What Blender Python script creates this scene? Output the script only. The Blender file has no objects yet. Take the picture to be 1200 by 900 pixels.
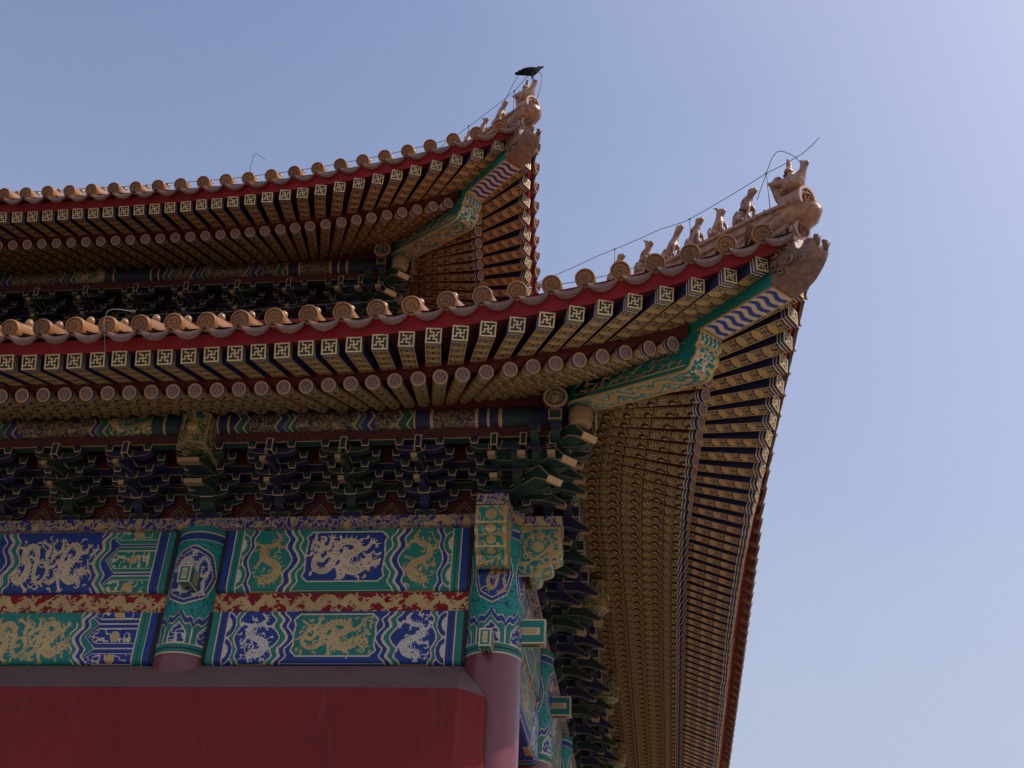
import bpy, bmesh, math, random
import numpy as np
from mathutils import Vector, Matrix
rad = math.radians
random.seed(7)
rng = np.random.default_rng(11)
C = bpy.context.scene
COL = C.collection
S = 4.5                     # metres per bay: every length below is in bays

# ------------------------------------------------------------------ camera, sky, sun, exposure
F_PX, YAW, PITCH, ROLL = 1373.503, -0.140594, 0.595049, 0.051362
CX, CY = 0.50329, -3.44877
cy_, sy_, cp_, sp_ = math.cos(YAW), math.sin(YAW), math.cos(PITCH), math.sin(PITCH)
FW = np.array([sy_*cp_, cy_*cp_, sp_]); RT = np.array([cy_, -sy_, 0.0]); UP = np.cross(RT, FW)
CR, SR = math.cos(ROLL), math.sin(ROLL)
R2 = CR*RT + SR*UP; U2 = -SR*RT + CR*UP
cam_d = bpy.data.cameras.new('camera'); cam = bpy.data.objects.new('camera', cam_d); COL.objects.link(cam)
cam_d.sensor_fit = 'HORIZONTAL'; cam_d.sensor_width = 36.0; cam_d.lens = F_PX/1200*36
cam_d.clip_start = 0.1; cam_d.clip_end = 5000
mw = Matrix.Identity(4)
for r in range(3):
    mw[r][0] = R2[r]; mw[r][1] = U2[r]; mw[r][2] = -FW[r]
mw[0][3], mw[1][3], mw[2][3] = CX*S, CY*S, 0
cam.matrix_world = mw
C.camera = cam

SUN = Vector((0.82, 0.0, 0.93)).normalized()
world = bpy.data.worlds.new('World'); C.world = world; world.use_nodes = True
wn = world.node_tree; wn.nodes.clear()
sky = wn.nodes.new('ShaderNodeTexSky'); sky.sky_type = 'NISHITA'; sky.sun_disc = False
sky.sun_elevation = math.asin(SUN.z); sky.sun_rotation = math.atan2(SUN.x, SUN.y)
sky.altitude = 50; sky.air_density = 1.5; sky.dust_density = 4.9; sky.ozone_density = 3.0
bg = wn.nodes.new('ShaderNodeBackground'); bg.inputs[1].default_value = 0.15
wo = wn.nodes.new('ShaderNodeOutputWorld')
tint = wn.nodes.new('ShaderNodeMix'); tint.data_type = 'RGBA'; tint.blend_type = 'MULTIPLY'; tint.inputs[0].default_value = 1.0
tin = [i for i in tint.inputs if i.type == 'RGBA']; tin[1].default_value = (1.05, 0.955, 1.0, 1)
wn.links.new(sky.outputs[0], tin[0]); 
cap = wn.nodes.new('ShaderNodeMix'); cap.data_type = 'RGBA'; cap.blend_type = 'DARKEN'; cap.inputs[0].default_value = 0.85
cin = [i for i in cap.inputs if i.type == 'RGBA']; cin[1].default_value = (3.10, 3.62, 4.75, 1)
wn.links.new([o for o in tint.outputs if o.type == 'RGBA'][0], cin[0])
stc = wn.nodes.new('ShaderNodeTexCoord'); smp = wn.nodes.new('ShaderNodeMapping'); smp.inputs['Scale'].default_value = (1.0, 2.2, 3.0); wn.links.new(stc.outputs['Generated'], smp.inputs[0])
snz = wn.nodes.new('ShaderNodeTexNoise'); snz.inputs['Scale'].default_value = 2.2; snz.inputs['Detail'].default_value = 6; wn.links.new(smp.outputs[0], snz.inputs['Vector'])
smr = wn.nodes.new('ShaderNodeMapRange'); smr.inputs[1].default_value = 0.42; smr.inputs[2].default_value = 0.75; smr.inputs[4].default_value = 0.16; wn.links.new(snz.outputs['Fac'], smr.inputs[0])
thin = wn.nodes.new('ShaderNodeMix'); thin.data_type = 'RGBA'; thi = [i for i in thin.inputs if i.type == 'RGBA']; thi[1].default_value = (3.05, 3.38, 4.30, 1)
sep = wn.nodes.new('ShaderNodeSeparateXYZ'); wn.links.new(stc.outputs['Generated'], sep.inputs[0])
low = wn.nodes.new('ShaderNodeMapRange'); low.inputs[1].default_value = 0.78; low.inputs[2].default_value = 0.22; low.inputs[3].default_value = 0.0; low.inputs[4].default_value = 0.55; wn.links.new(sep.outputs[2], low.inputs[0])
sm = wn.nodes.new('ShaderNodeMath'); sm.operation = 'ADD'; wn.links.new(low.outputs[0], sm.inputs[0]); wn.links.new(smr.outputs[0], sm.inputs[1])
wn.links.new(sm.outputs[0], thin.inputs[0]); wn.links.new([o for o in cap.outputs if o.type == 'RGBA'][0], thi[0]); wn.links.new([o for o in thin.outputs if o.type == 'RGBA'][0], bg.inputs[0])
wn.links.new(bg.outputs[0], wo.inputs[0])
sun_d = bpy.data.lights.new('sun', 'SUN'); sun_d.energy = 2.6; sun_d.angle = rad(0.53); sun_d.color = (1.0, 0.93, 0.84)
sun_o = bpy.data.objects.new('sun', sun_d); COL.objects.link(sun_o)
sun_o.rotation_euler = SUN.to_track_quat('Z', 'Y').to_euler()
C.view_settings.view_transform = 'Standard'; C.view_settings.look = 'None'
C.view_settings.gamma = 1.0; C.view_settings.exposure = 0.17; C.view_settings.use_curve_mapping = False

# ------------------------------------------------------------------ material helpers
class X:
    """a socket with arithmetic, so that shader maths reads as maths"""
    def __init__(s, nt, sock): s.nt, s.s = nt, sock
    def op(s, o, b=None, c=None):
        n = s.nt.nodes.new('ShaderNodeMath'); n.operation = o
        for i, v in enumerate((s, b, c)):
            if v is None: continue
            if isinstance(v, X): s.nt.links.new(v.s, n.inputs[i])
            else: n.inputs[i].default_value = v
        return X(s.nt, n.outputs[0])
    def __add__(s, b): return s.op('ADD', b)
    def __sub__(s, b): return s.op('SUBTRACT', b)
    def __mul__(s, b): return s.op('MULTIPLY', b)
    def abs(s): return s.op('ABSOLUTE')
    def fract(s): return s.op('FRACT')
    def lt(s, b): return s.op('LESS_THAN', b)
    def gt(s, b): return s.op('GREATER_THAN', b)
    def mx(s, b): return s.op('MAXIMUM', b)
    def mn(s, b): return s.op('MINIMUM', b)
    def sq(s): return s.op('MULTIPLY', s)

def noise(nt, vec, scale, detail=3.0, rough=0.55):
    n = nt.nodes.new('ShaderNodeTexNoise'); n.inputs['Scale'].default_value = scale
    n.inputs['Detail'].default_value = detail; n.inputs['Roughness'].default_value = rough
    nt.links.new(vec, n.inputs['Vector'])
    return X(nt, n.outputs['Fac'])

def mixc(nt, fac, a, b):
    n = nt.nodes.new('ShaderNodeMix'); n.data_type = 'RGBA'
    ins = [i for i in n.inputs if i.type == 'RGBA']
    if isinstance(fac, X): nt.links.new(fac.s, n.inputs[0])
    else: n.inputs[0].default_value = fac
    for i, v in zip(ins, (a, b)):
        if isinstance(v, tuple): i.default_value = (*v, 1)
        else: nt.links.new(v, i)
    return [o for o in n.outputs if o.type == 'RGBA'][0]

def base_mat(name, rough=0.6, metal=0.0, spec=0.5, coat=0.0):
    m = bpy.data.materials.new(name); m.use_nodes = True
    nt = m.node_tree; b = nt.nodes['Principled BSDF']
    b.inputs['Roughness'].default_value = rough; b.inputs['Metallic'].default_value = metal
    b.inputs['Specular IOR Level'].default_value = spec; b.inputs['Coat Weight'].default_value = coat
    b.inputs['Coat Roughness'].default_value = 0.15
    tc = nt.nodes.new('ShaderNodeTexCoord')
    return m, nt, b, tc

def mat(name, c1, c2, scale=2.0, rough=0.6, metal=0.0, spec=0.5, coat=0.0, fine=40.0, fine_amt=0.25, bump=0.0):
    """two mottled tones plus a fine grain, in object space"""
    m, nt, b, tc = base_mat(name, rough, metal, spec, coat)
    pos = nt.nodes.new('ShaderNodeNewGeometry').outputs['Position']
    n1 = noise(nt, pos, scale, 5, 0.6); n2 = noise(nt, pos, fine, 3, 0.6)
    oi = X(nt, nt.nodes.new('ShaderNodeObjectInfo').outputs['Random'])
    f = ((n1 - 0.5)*2.4 + 0.5 + (n2 - 0.5)*(fine_amt*4) + (oi - 0.5)*0.55).mx(0.0).mn(1.0)
    nt.links.new(mixc(nt, f, c1, c2), b.inputs['Base Color'])
    r = (n2*0.25 + (rough - 0.12)).mx(0.05).mn(1.0)
    nt.links.new(r.s, b.inputs['Roughness'])
    if bump:
        bn = nt.nodes.new('ShaderNodeBump'); bn.inputs['Strength'].default_value = bump; bn.inputs['Distance'].default_value = 0.02
        nt.links.new(n2.s, bn.inputs['Height']); nt.links.new(bn.outputs[0], b.inputs['Normal'])
    return m

M = {}
M['blue'] = mat('blue_paint', (0.006, 0.036, 0.275), (0.010, 0.040, 0.19), 1.5, 0.55, fine=30)
M['green'] = mat('green_paint', (0.004, 0.215, 0.172), (0.008, 0.165, 0.142), 1.5, 0.55, fine=30)
M['teal'] = mat('teal_paint', (0.015, 0.10, 0.10), (0.010, 0.075, 0.085), 2.0, 0.6)
M['gold'] = mat('gilt_relief', (0.62, 0.41, 0.17), (0.46, 0.29, 0.12), 3.0, 0.42, metal=0.35, fine=45, fine_amt=0.35)
M['fretgold'] = mat('fret_gilding', (0.72, 0.50, 0.22), (0.58, 0.40, 0.18), 3.0, 0.5, metal=0.1)
M['pale'] = mat('pale_gold_line', (0.75, 0.58, 0.39), (0.61, 0.46, 0.29), 3.0, 0.5, metal=0.2)
M['white'] = mat('white_gold', (0.70, 0.62, 0.54), (0.54, 0.47, 0.40), 4.0, 0.5, metal=0.15)
M['red'] = mat('red_paint', (0.29, 0.009, 0.017), (0.20, 0.009, 0.016), 1.2, 0.55, spec=0.25, fine=12)
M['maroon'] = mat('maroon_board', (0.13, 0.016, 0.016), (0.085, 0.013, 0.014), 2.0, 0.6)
M['dark'] = mat('dark_ground', (0.012, 0.012, 0.016), (0.02, 0.018, 0.02), 3.0, 0.7)
M['lilac'] = mat('mid_blue_paint', (0.09, 0.11, 0.42), (0.11, 0.12, 0.34), 3.0, 0.6)
M['navy'] = mat('navy_paint', (0.012, 0.016, 0.075), (0.018, 0.018, 0.05), 3.0, 0.6)
M['purple'] = mat('purple_paint', (0.075, 0.05, 0.17), (0.09, 0.06, 0.14), 6.0, 0.6)
M['pink'] = mat('pink_gold', (0.50, 0.33, 0.25), (0.40, 0.24, 0.19), 6.0, 0.5, metal=0.1)
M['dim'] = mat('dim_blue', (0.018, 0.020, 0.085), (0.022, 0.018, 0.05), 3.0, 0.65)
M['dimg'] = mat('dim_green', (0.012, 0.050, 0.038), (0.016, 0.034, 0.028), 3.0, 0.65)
M['dull'] = mat('dull_gilt', (0.40, 0.25, 0.12), (0.28, 0.17, 0.085), 5.0, 0.5, metal=0.1)
M['midg'] = mat('shaded_green', (0.008, 0.11, 0.08), (0.014, 0.07, 0.06), 3.0, 0.65)  # darker copy of the green, shade under the eave put into the colour
M['midb'] = mat('shaded_blue', (0.012, 0.028, 0.17), (0.02, 0.028, 0.10), 3.0, 0.65)  # the blue likewise, darkened as it stands in the eave's shade
M['tan'] = mat('tan_gilt', (0.60, 0.38, 0.19), (0.48, 0.30, 0.15), 4.0, 0.5, metal=0.1)
M['tile'] = mat('glazed_tile', (0.46, 0.225, 0.085), (0.30, 0.135, 0.065), 1.6, 0.34, spec=0.55, coat=0.25, fine=14, fine_amt=0.55, bump=0.08)
M['tile_end'] = mat('tile_relief', (0.46, 0.195, 0.055), (0.25, 0.105, 0.045), 2.0, 0.5, spec=0.3, coat=0.0, fine=22, fine_amt=0.5, bump=0.15)
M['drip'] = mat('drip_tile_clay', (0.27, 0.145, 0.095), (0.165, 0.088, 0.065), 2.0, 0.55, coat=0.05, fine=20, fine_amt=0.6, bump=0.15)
M['tile_dark'] = mat('tile_relief_groove', (0.20, 0.085, 0.05), (0.13, 0.06, 0.04), 3.0, 0.5, fine=22)
M['glaze'] = mat('brown_glaze', (0.25, 0.118, 0.072), (0.125, 0.062, 0.046), 4.0, 0.5, coat=0.08, fine=13, fine_amt=0.9, bump=0.6)
M['figure'] = mat('sunlit_glaze', (0.42, 0.20, 0.10), (0.21, 0.095, 0.055), 5.0, 0.4, coat=0.2, fine=16, fine_amt=0.9, bump=0.8)  # lighter copy of the brown glaze, sunlight put into the colour
M['lacquer'] = mat('column_lacquer', (0.21, 0.022, 0.040), (0.15, 0.018, 0.030), 2.2, 0.36, spec=0.6, coat=0.30, fine=7, fine_amt=0.55, bump=0.12)
M['wire'] = mat('dark_wire', (0.03, 0.028, 0.03), (0.05, 0.045, 0.045), 5.0, 0.5)
M['rod'] = mat('grey_rod', (0.30, 0.28, 0.27), (0.20, 0.19, 0.19), 5.0, 0.5, metal=0.2)
M['crow'] = mat('crow_feathers', (0.008, 0.008, 0.010), (0.014, 0.014, 0.018), 30.0, 0.7, spec=0.15)

def wall_mat(name, c1, c2, cs):
    """limewashed plaster: mottling, vertical streaks and pale scuffs"""
    m, nt, b, tc = base_mat(name, 0.8, 0, 0.25)
    pos = nt.nodes.new('ShaderNodeNewGeometry').outputs['Position']
    mp = nt.nodes.new('ShaderNodeMapping'); nt.links.new(pos, mp.inputs[0]); mp.inputs['Scale'].default_value = (1.8, 1.8, 0.16)
    st = noise(nt, mp.outputs[0], 3.0, 6, 0.65); mo = noise(nt, pos, 0.7, 6, 0.6); fi = noise(nt, pos, 30, 4, 0.7)
    f = ((mo - 0.5)*2.2 + (st - 0.5)*1.5 + (fi - 0.5)*1.0 + 0.5).mx(0.0).mn(1.0)
    col = mixc(nt, f, c1, c2)
    sc = ((st - 0.56)*6.0).mx(0.0).mn(1.0)*((mo - 0.40)*4.0).mx(0.0).mn(1.0)*0.35
    pt = noise(nt, pos, 0.42, 2, 0.4); patch = ((pt - 0.53)*22.0).mx(0.0).mn(1.0)*0.2
    col = mixc(nt, patch, col, tuple(v*0.72 for v in c2))
    wv = nt.nodes.new('ShaderNodeTexVoronoi'); wv.feature = 'DISTANCE_TO_EDGE'; wv.inputs['Scale'].default_value = 0.55
    wp = nt.nodes.new('ShaderNodeVectorMath'); wp.operation = 'ADD'; wpn = nt.nodes.new('ShaderNodeTexNoise'); wpn.inputs['Scale'].default_value = 2.5; wpn.inputs['Detail'].default_value = 5
    nt.links.new(pos, wpn.inputs['Vector']); nt.links.new(pos, wp.inputs[0]); nt.links.new(wpn.outputs['Color'], wp.inputs[1]); nt.links.new(wp.outputs[0], wv.inputs['Vector'])
    crack = X(nt, wv.outputs['Distance']).lt(0.0025)*(mo.gt(0.52))*0.22
    col = mixc(nt, crack, col, tuple(v*0.35 for v in c2))
    nt.links.new(mixc(nt, sc, col, cs), b.inputs['Base Color'])
    bn = nt.nodes.new('ShaderNodeBump'); bn.inputs['Strength'].default_value = 0.25; bn.inputs['Distance'].default_value = 0.01
    nt.links.new(fi.s, bn.inputs['Height']); nt.links.new(bn.outputs[0], b.inputs['Normal'])
    return m
M['wall'] = wall_mat('red_limewash', (0.245, 0.023, 0.025), (0.185, 0.020, 0.023), (0.27, 0.10, 0.09))
M['shoulder'] = wall_mat('grey_plaster', (0.25, 0.145, 0.135), (0.19, 0.115, 0.11), (0.30, 0.20, 0.19))

def scroll_mat(name, ground, line, scale, width, rough=0.5, fill=None):
    """gilt scrollwork: the level lines of a warped noise, over a painted ground"""
    m, nt, b, tc = base_mat(name, rough, 0.15)
    pos = nt.nodes.new('ShaderNodeNewGeometry').outputs['Position']
    n1 = noise(nt, pos, scale, 1.5, 0.5); n2 = noise(nt, pos, scale*0.37, 1.0, 0.5)
    ln = (n1 - 0.5).abs().lt(width).mx((n1 - 0.36).abs().lt(width*0.7))
    if fill is not None: ln = ln.mx((n2 - 0.5).gt(fill))
    g = noise(nt, pos, 18, 3)
    lc = mixc(nt, g, line, tuple(v*0.7 for v in line))
    nt.links.new(mixc(nt, ln, ground, lc), b.inputs['Base Color'])
    return m
M['gscroll'] = scroll_mat('gilt_scroll_green', (0.012, 0.11, 0.075), (0.58, 0.38, 0.16), 14.0, 0.042, fill=0.12)
M['bscroll'] = scroll_mat('gilt_scroll_blue', (0.016, 0.03, 0.21), (0.56, 0.38, 0.18), 14.0, 0.045, fill=0.10)
M['tscroll'] = scroll_mat('green_scroll_teal', (0.008, 0.055, 0.062), (0.010, 0.30, 0.265), 24.0, 0.10)
M['purlin_gold'] = scroll_mat('purlin_gilding', (0.022, 0.026, 0.05), (0.40, 0.24, 0.095), 17.0, 0.034, fill=0.16)
M['board_scroll'] = scroll_mat('red_board_scroll', (0.15, 0.02, 0.015), (0.40, 0.23, 0.08), 9.0, 0.06)
M['fret'] = scroll_mat('fret_band', (0.025, 0.022, 0.10), (0.17, 0.055, 0.045), 22.0, 0.11)

def rafter_mat(name, kind):
    """painted rafter soffit; u runs along the rafter in pattern repeats, v across it"""
    m, nt, b, tc = base_mat(name, 0.5, 0.15)
    sep = nt.nodes.new('ShaderNodeSeparateXYZ'); nt.links.new(tc.outputs['UV'], sep.inputs[0])
    u, v = X(nt, sep.outputs[0]), X(nt, sep.outputs[1])
    pos = nt.nodes.new('ShaderNodeNewGeometry').outputs['Position']
    g = noise(nt, pos, 14, 4); fu = u.fract()
    if kind == 'square':
        d = ((fu - 0.27)*1.9).sq() + (v - 0.5).sq()
        disc = d.lt(0.20)
        du = ((fu - 0.77)*1.9).abs(); dv = (v - 0.5).abs()
        ring = ((du - 0.20).sq() + (dv - 0.22).sq())
        pet = ring.lt(0.034)*ring.gt(0.0045)
        wob = noise(nt, tc.outputs['UV'], 9.0, 1.0)
        pet = pet*((wob - 0.5).abs().gt(0.035))
        gold = disc.mx(pet).mx(dv.gt(0.43)).mx(fu.lt(0.06))
        ground = (0.022, 0.022, 0.032)
    else:
        d = ((fu - 0.36)*1.45).sq() + (v - 0.36).sq()
        cres = (d - 0.100).abs().lt(0.042)*v.gt(0.34)
        sw = noise(nt, tc.outputs['UV'], 8.5, 1.0)
        lines = (sw - 0.5).abs().lt(0.040)*d.gt(0.12)
        lines = lines.mx((sw - 0.66).abs().lt(0.03)*d.gt(0.12)).mx(fu.lt(0.05)).mx((v - 0.5).abs().gt(0.465))
        gold = (cres.mx(lines) - 1.0).abs()
        ground = (0.022, 0.020, 0.022)
    nz = noise(nt, pos, 50, 2)
    gc = mixc(nt, ((g - 0.5)*1.8 + 0.5).mx(0.0).mn(1.0), (0.62, 0.405, 0.155), (0.45, 0.28, 0.105))
    gc = mixc(nt, nz.gt(0.66), gc, (0.30, 0.20, 0.11))
    nt.links.new(mixc(nt, gold, ground, gc), b.inputs['Base Color'])
    return m
M['sq_soffit'] = rafter_mat('square_rafter_soffit', 'square')
M['rd_soffit'] = rafter_mat('round_rafter_soffit', 'round')

# ------------------------------------------------------------------ object helpers
def mirror(p): return (-p[1], -p[0], p[2])
UPPER = np.array([-0.908, 0.91, 1.45])

class MB:
    """collects faces with materials and builds ONE mesh object"""
    def __init__(s): s.v, s.f, s.m, s.uv, s.sm = [], [], [], {}, []
    def vert(s, p): s.v.append(tuple(p)); return len(s.v)-1
    def face(s, pts, m, uv=None, smooth=False):
        i0 = len(s.v); s.v += [tuple(p) for p in pts]
        if uv is not None: s.uv[len(s.f)] = uv
        s.f.append(list(range(i0, i0+len(pts)))); s.m.append(m); s.sm.append(smooth)
    def iface(s, idx, m, smooth=False): s.f.append(list(idx)); s.m.append(m); s.sm.append(smooth)
    def box(s, c, half, m, ax=None, mats=None):
        """c centre, half sizes, ax 3 axes; mats {'-x':..} overrides"""
        c = np.array(c, float); A = np.eye(3) if ax is None else np.array(ax, float)
        P = {}
        for i in (-1, 1):
            for j in (-1, 1):
                for k in (-1, 1):
                    P[i, j, k] = c + A[0]*i*half[0] + A[1]*j*half[1] + A[2]*k*half[2]
        F = {'-x': [(-1,-1,-1),(-1,-1,1),(-1,1,1),(-1,1,-1)], '+x': [(1,-1,-1),(1,1,-1),(1,1,1),(1,-1,1)],
             '-y': [(-1,-1,-1),(1,-1,-1),(1,-1,1),(-1,-1,1)], '+y': [(-1,1,-1),(-1,1,1),(1,1,1),(1,1,-1)],
             '-z': [(-1,-1,-1),(-1,1,-1),(1,1,-1),(1,-1,-1)], '+z': [(-1,-1,1),(1,-1,1),(1,1,1),(-1,1,1)]}
        for k, q in F.items():
            s.face([P[t] for t in q], (mats or {}).get(k, m))
    def gface(s, pts, m, edge='gold', w=0.003):
        """a face with a painted gilt border"""
        P = [np.array(p, float) for p in pts]; n = len(P); c = sum(P)/n
        nr = np.zeros(3)
        for i in range(n): nr += np.cross(P[i]-c, P[(i+1) % n]-c)
        L = np.linalg.norm(nr)
        if L < 1e-9: return
        nr /= L; Q = []
        for i in range(n):
            a, b, d = P[i-1], P[i], P[(i+1) % n]
            e1 = (b-a)/max(np.linalg.norm(b-a), 1e-9); e2 = (d-b)/max(np.linalg.norm(d-b), 1e-9)
            n1, n2 = np.cross(nr, e1), np.cross(nr, e2)
            k = n1+n2; k = k/max(1+n1@n2, 0.35); Q.append(b + k*w)
        for i in range(n): s.face([P[i], P[(i+1) % n], Q[(i+1) % n], Q[i]], edge)
        s.face(Q, m)
    def gbox(s, c, half, m, ax=None, edge='gold', w=0.003, plain='+z'):
        t = MB(); t.box(c, half, m, ax)
        names = ['-x','+x','-y','+y','-z','+z']
        for nm, f in zip(names, t.f):
            pts = [t.v[i] for i in f]
            if nm in plain or min(half)*2 < 2.2*w: s.face(pts, m)
            else: s.gface(pts, m, edge, w)
    def prism(s, prof, origin, ea, eb, ec, half, m, side_m=None, edge=None, w=0.003, side_edge=False):
        """profile in the plane (ea, eb), thickness along ec"""
        o = np.array(origin, float); ea, eb, ec = [np.array(q, float) for q in (ea, eb, ec)]
        A = [o + ea*a + eb*b - ec*half for a, b in prof]; B = [o + ea*a + eb*b + ec*half for a, b in prof]
        n = len(prof); side_m = side_m or m
        if np.dot(np.cross(ea, eb), ec) < 0: A, B = B, A
        area = sum(prof[i][0]*prof[(i+1) % n][1]-prof[(i+1) % n][0]*prof[i][1] for i in range(n))
        fA, fB = (A[::-1], B) if area > 0 else (A, B[::-1])
        for q in (fA, fB):
            s.gface(q, m, edge, w) if edge else s.face(q, m)
        for i in range(n):
            j = (i+1) % n
            q = [A[i], A[j], B[j], B[i]]
            if area < 0: q = q[::-1]
            if edge and side_edge and np.linalg.norm(A[i]-A[j]) > 2.5*w: s.gface(q, side_m, edge, w)
            else: s.face(q, side_m)
    def tube(s, pts, r, m, n=8, cap=True, smooth=True):
        pts = [np.array(p, float) for p in pts]; rings = []
        rr = r if hasattr(r, '__len__') else [r]*len(pts)
        ref = None
        for i, p in enumerate(pts):
            t = pts[min(i+1, len(pts)-1)] - pts[max(i-1, 0)]; t /= np.linalg.norm(t)
            if ref is None: ref = np.array([0, 0, 1.0]) if abs(t[2]) < 0.9 else np.array([1.0, 0, 0])
            a = np.cross(t, ref); a /= np.linalg.norm(a); b = np.cross(t, a); ref = -b if False else ref
            rings.append([s.vert(p + rr[i]*(math.cos(k*2*math.pi/n)*a + math.sin(k*2*math.pi/n)*b)) for k in range(n)])
        for i in range(len(rings)-1):
            for k in range(n):
                s.iface([rings[i][k], rings[i+1][k], rings[i+1][(k+1) % n], rings[i][(k+1) % n]], m, smooth)
        if cap:
            s.iface(rings[0], m); s.iface(rings[-1][::-1], m)
    def sphere(s, c, r, m, nu=10, nv=6, sc=(1,1,1), ax=None):
        A = np.eye(3) if ax is None else np.array(ax, float)
        g = []
        for j in range(nv+1):
            th = math.pi*j/nv
            g.append([s.vert(np.array(c) + r*(A[0]*sc[0]*math.sin(th)*math.cos(2*math.pi*i/nu) + A[1]*sc[1]*math.sin(th)*math.sin(2*math.pi*i/nu) + A[2]*sc[2]*math.cos(th))) for i in range(nu)])
        for j in range(nv):
            for i in range(nu):
                s.iface([g[j][i], g[j+1][i], g[j+1][(i+1) % nu], g[j][(i+1) % nu]], m, True)
    def merge(s, o):
        b, fb = len(s.v), len(s.f); s.v += o.v
        for k, u in o.uv.items(): s.uv[fb+k] = u
        s.f += [[i+b for i in f] for f in o.f]; s.m += o.m; s.sm += o.sm
    def build(s, name, parent=None, side=False, up=False, loc=None):
        V = np.array(s.v, float)
        if side: V = np.stack([-V[:, 1], -V[:, 0], V[:, 2]], 1)
        L = None if loc is None else np.array(mirror(loc) if side else loc, float)
        if up:
            V = V + UPPER
            if L is not None: L = L + UPPER
        if L is None: L = np.zeros(3)
        V = (V - L)*S
        faces = [f[::-1] for f in s.f] if side else s.f
        return raw_mesh(name, V, faces, s.m, parent, L*S, s.sm, {k: (u[::-1] if side else u) for k, u in s.uv.items()})

def raw_mesh(name, V, faces, mats, parent, loc, smooth=None, uv=None):
    me = bpy.data.meshes.new(name)
    me.from_pydata(V.tolist() if hasattr(V, 'tolist') else V, [], faces)
    used = sorted(set(mats)); ix = {k: i for i, k in enumerate(used)}
    for k in used: me.materials.append(M[k])
    me.polygons.foreach_set('material_index', np.array([ix[k] for k in mats], np.int32))
    if smooth is not None: me.polygons.foreach_set('use_smooth', np.array(smooth, bool))
    if uv:
        lay = me.uv_layers.new(name='UVMap')
        for k, u in uv.items():
            st = me.polygons[k].loop_start
            for i, q in enumerate(u): lay.data[st+i].uv = q
    me.update()
    o = bpy.data.objects.new(name, me); COL.objects.link(o)
    o.location = loc
    if parent is not None: o.parent = parent
    return o

def clean(o, dist=1e-4, bevel=0.0):
    bm = bmesh.new(); bm.from_mesh(o.data)
    bmesh.ops.remove_doubles(bm, verts=bm.verts, dist=dist)
    bm.to_mesh(o.data); bm.free()
    return o

def empty(name, loc, label, cat, group=None):
    o = bpy.data.objects.new(name, None); COL.objects.link(o); o.location = [q*S for q in loc]; o.empty_display_size = 0.3
    tag(o, label, cat, group); return o
def tag(o, label, cat, group=None):
    o['label'] = label; o['category'] = cat
    if group: o['group'] = group
    return o

def proj(p):
    d = np.array(p, float) - np.array([CX, CY, 0]); w = d@FW
    return 600 + F_PX*(d@R2)/w, 450 - F_PX*(d@U2)/w, w

# ------------------------------------------------------------------ painted panels: a canvas of paint indices over a fine grid
PAINT = ['blue', 'green', 'gold', 'pale', 'red', 'dark', 'teal', 'white', 'tscroll', 'lacquer', 'navy', 'lilac']
PI_ = {k: i for i, k in enumerate(PAINT)}
def seg_dist(U, V, a, b):
    ax, ay = a; bx, by = b; dx, dy = bx-ax, by-ay; L = dx*dx+dy*dy + 1e-12
    t = np.clip(((U-ax)*dx + (V-ay)*dy)/L, 0, 1)
    return np.hypot(U-ax-t*dx, V-ay-t*dy), t
def inside(U, V, pts):
    r = np.zeros(U.shape, bool); n = len(pts)
    for i in range(n):
        (x0, y0), (x1, y1) = pts[i], pts[(i+1) % n]
        if y0 == y1: continue
        c = ((V > min(y0, y1)) & (V <= max(y0, y1)) & (U < (x1-x0)*(V-y0)/(y1-y0)+x0)); r ^= c
    return r
def catmull(P, k=8, closed=False):
    P = [np.array(p, float) for p in P]; out = []
    n = len(P)
    for i in range(n if closed else n-1):
        if closed: p0, p1, p2, p3 = P[i-1], P[i], P[(i+1) % n], P[(i+2) % n]
        else: p0, p1, p2, p3 = P[max(i-1, 0)], P[i], P[i+1], P[min(i+2, n-1)]
        for j in range(k):
            t = j/k
            out.append(0.5*((2*p1) + (p2-p0)*t + (2*p0-5*p1+4*p2-p3)*t*t + (3*p1-p0-3*p2+p3)*t**3))
    if not closed: out.append(P[-1])
    return out
class Canvas:
    def __init__(s, U, V, base): s.U, s.V = U, V; s.c = np.full(U.shape, PI_[base], np.int8)
    def fill(s, mask, m): s.c[mask] = PI_[m]
    def poly(s, pts, m): s.fill(inside(s.U, s.V, pts), m)
    def line(s, pts, w, m, closed=False, taper=None):
        """stroke of half width w (or tapering to taper)"""
        pts = [tuple(p) for p in pts]
        if closed: pts = pts + pts[:1]
        lo = np.min(pts, 0)-max(w, taper or 0)*1.5; hi = np.max(pts, 0)+max(w, taper or 0)*1.5
        win = (s.U >= lo[0]) & (s.U <= hi[0]) & (s.V >= lo[1]) & (s.V <= hi[1])
        if not win.any(): return
        iu = np.where(win.any(0))[0]; iv = np.where(win.any(1))[0]
        sl = (slice(iv[0], iv[-1]+1), slice(iu[0], iu[-1]+1)); U, V = s.U[sl], s.V[sl]
        msk = np.zeros(U.shape, bool); n = len(pts)-1
        for i in range(n):
            d, t = seg_dist(U, V, pts[i], pts[i+1])
            wi = w if taper is None else w + (taper-w)*(i+t)/n
            msk |= d < wi
        s.c[sl][msk] = PI_[m]
    def disc(s, c, r, m, ry=None): s.fill(((s.U-c[0])/r)**2 + ((s.V-c[1])/(ry or r))**2 < 1, m)
    def ring(s, c, r, w, m): s.fill(np.abs(np.hypot(s.U-c[0], s.V-c[1])-r) < w, m)
    def scroll(s, mask, m, scale=0.02, t=0.10, seed=1):
        n = vnoise(s.U/scale, s.V/scale, seed)
        s.fill(mask & (np.abs(n-0.5) < t), m)
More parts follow.
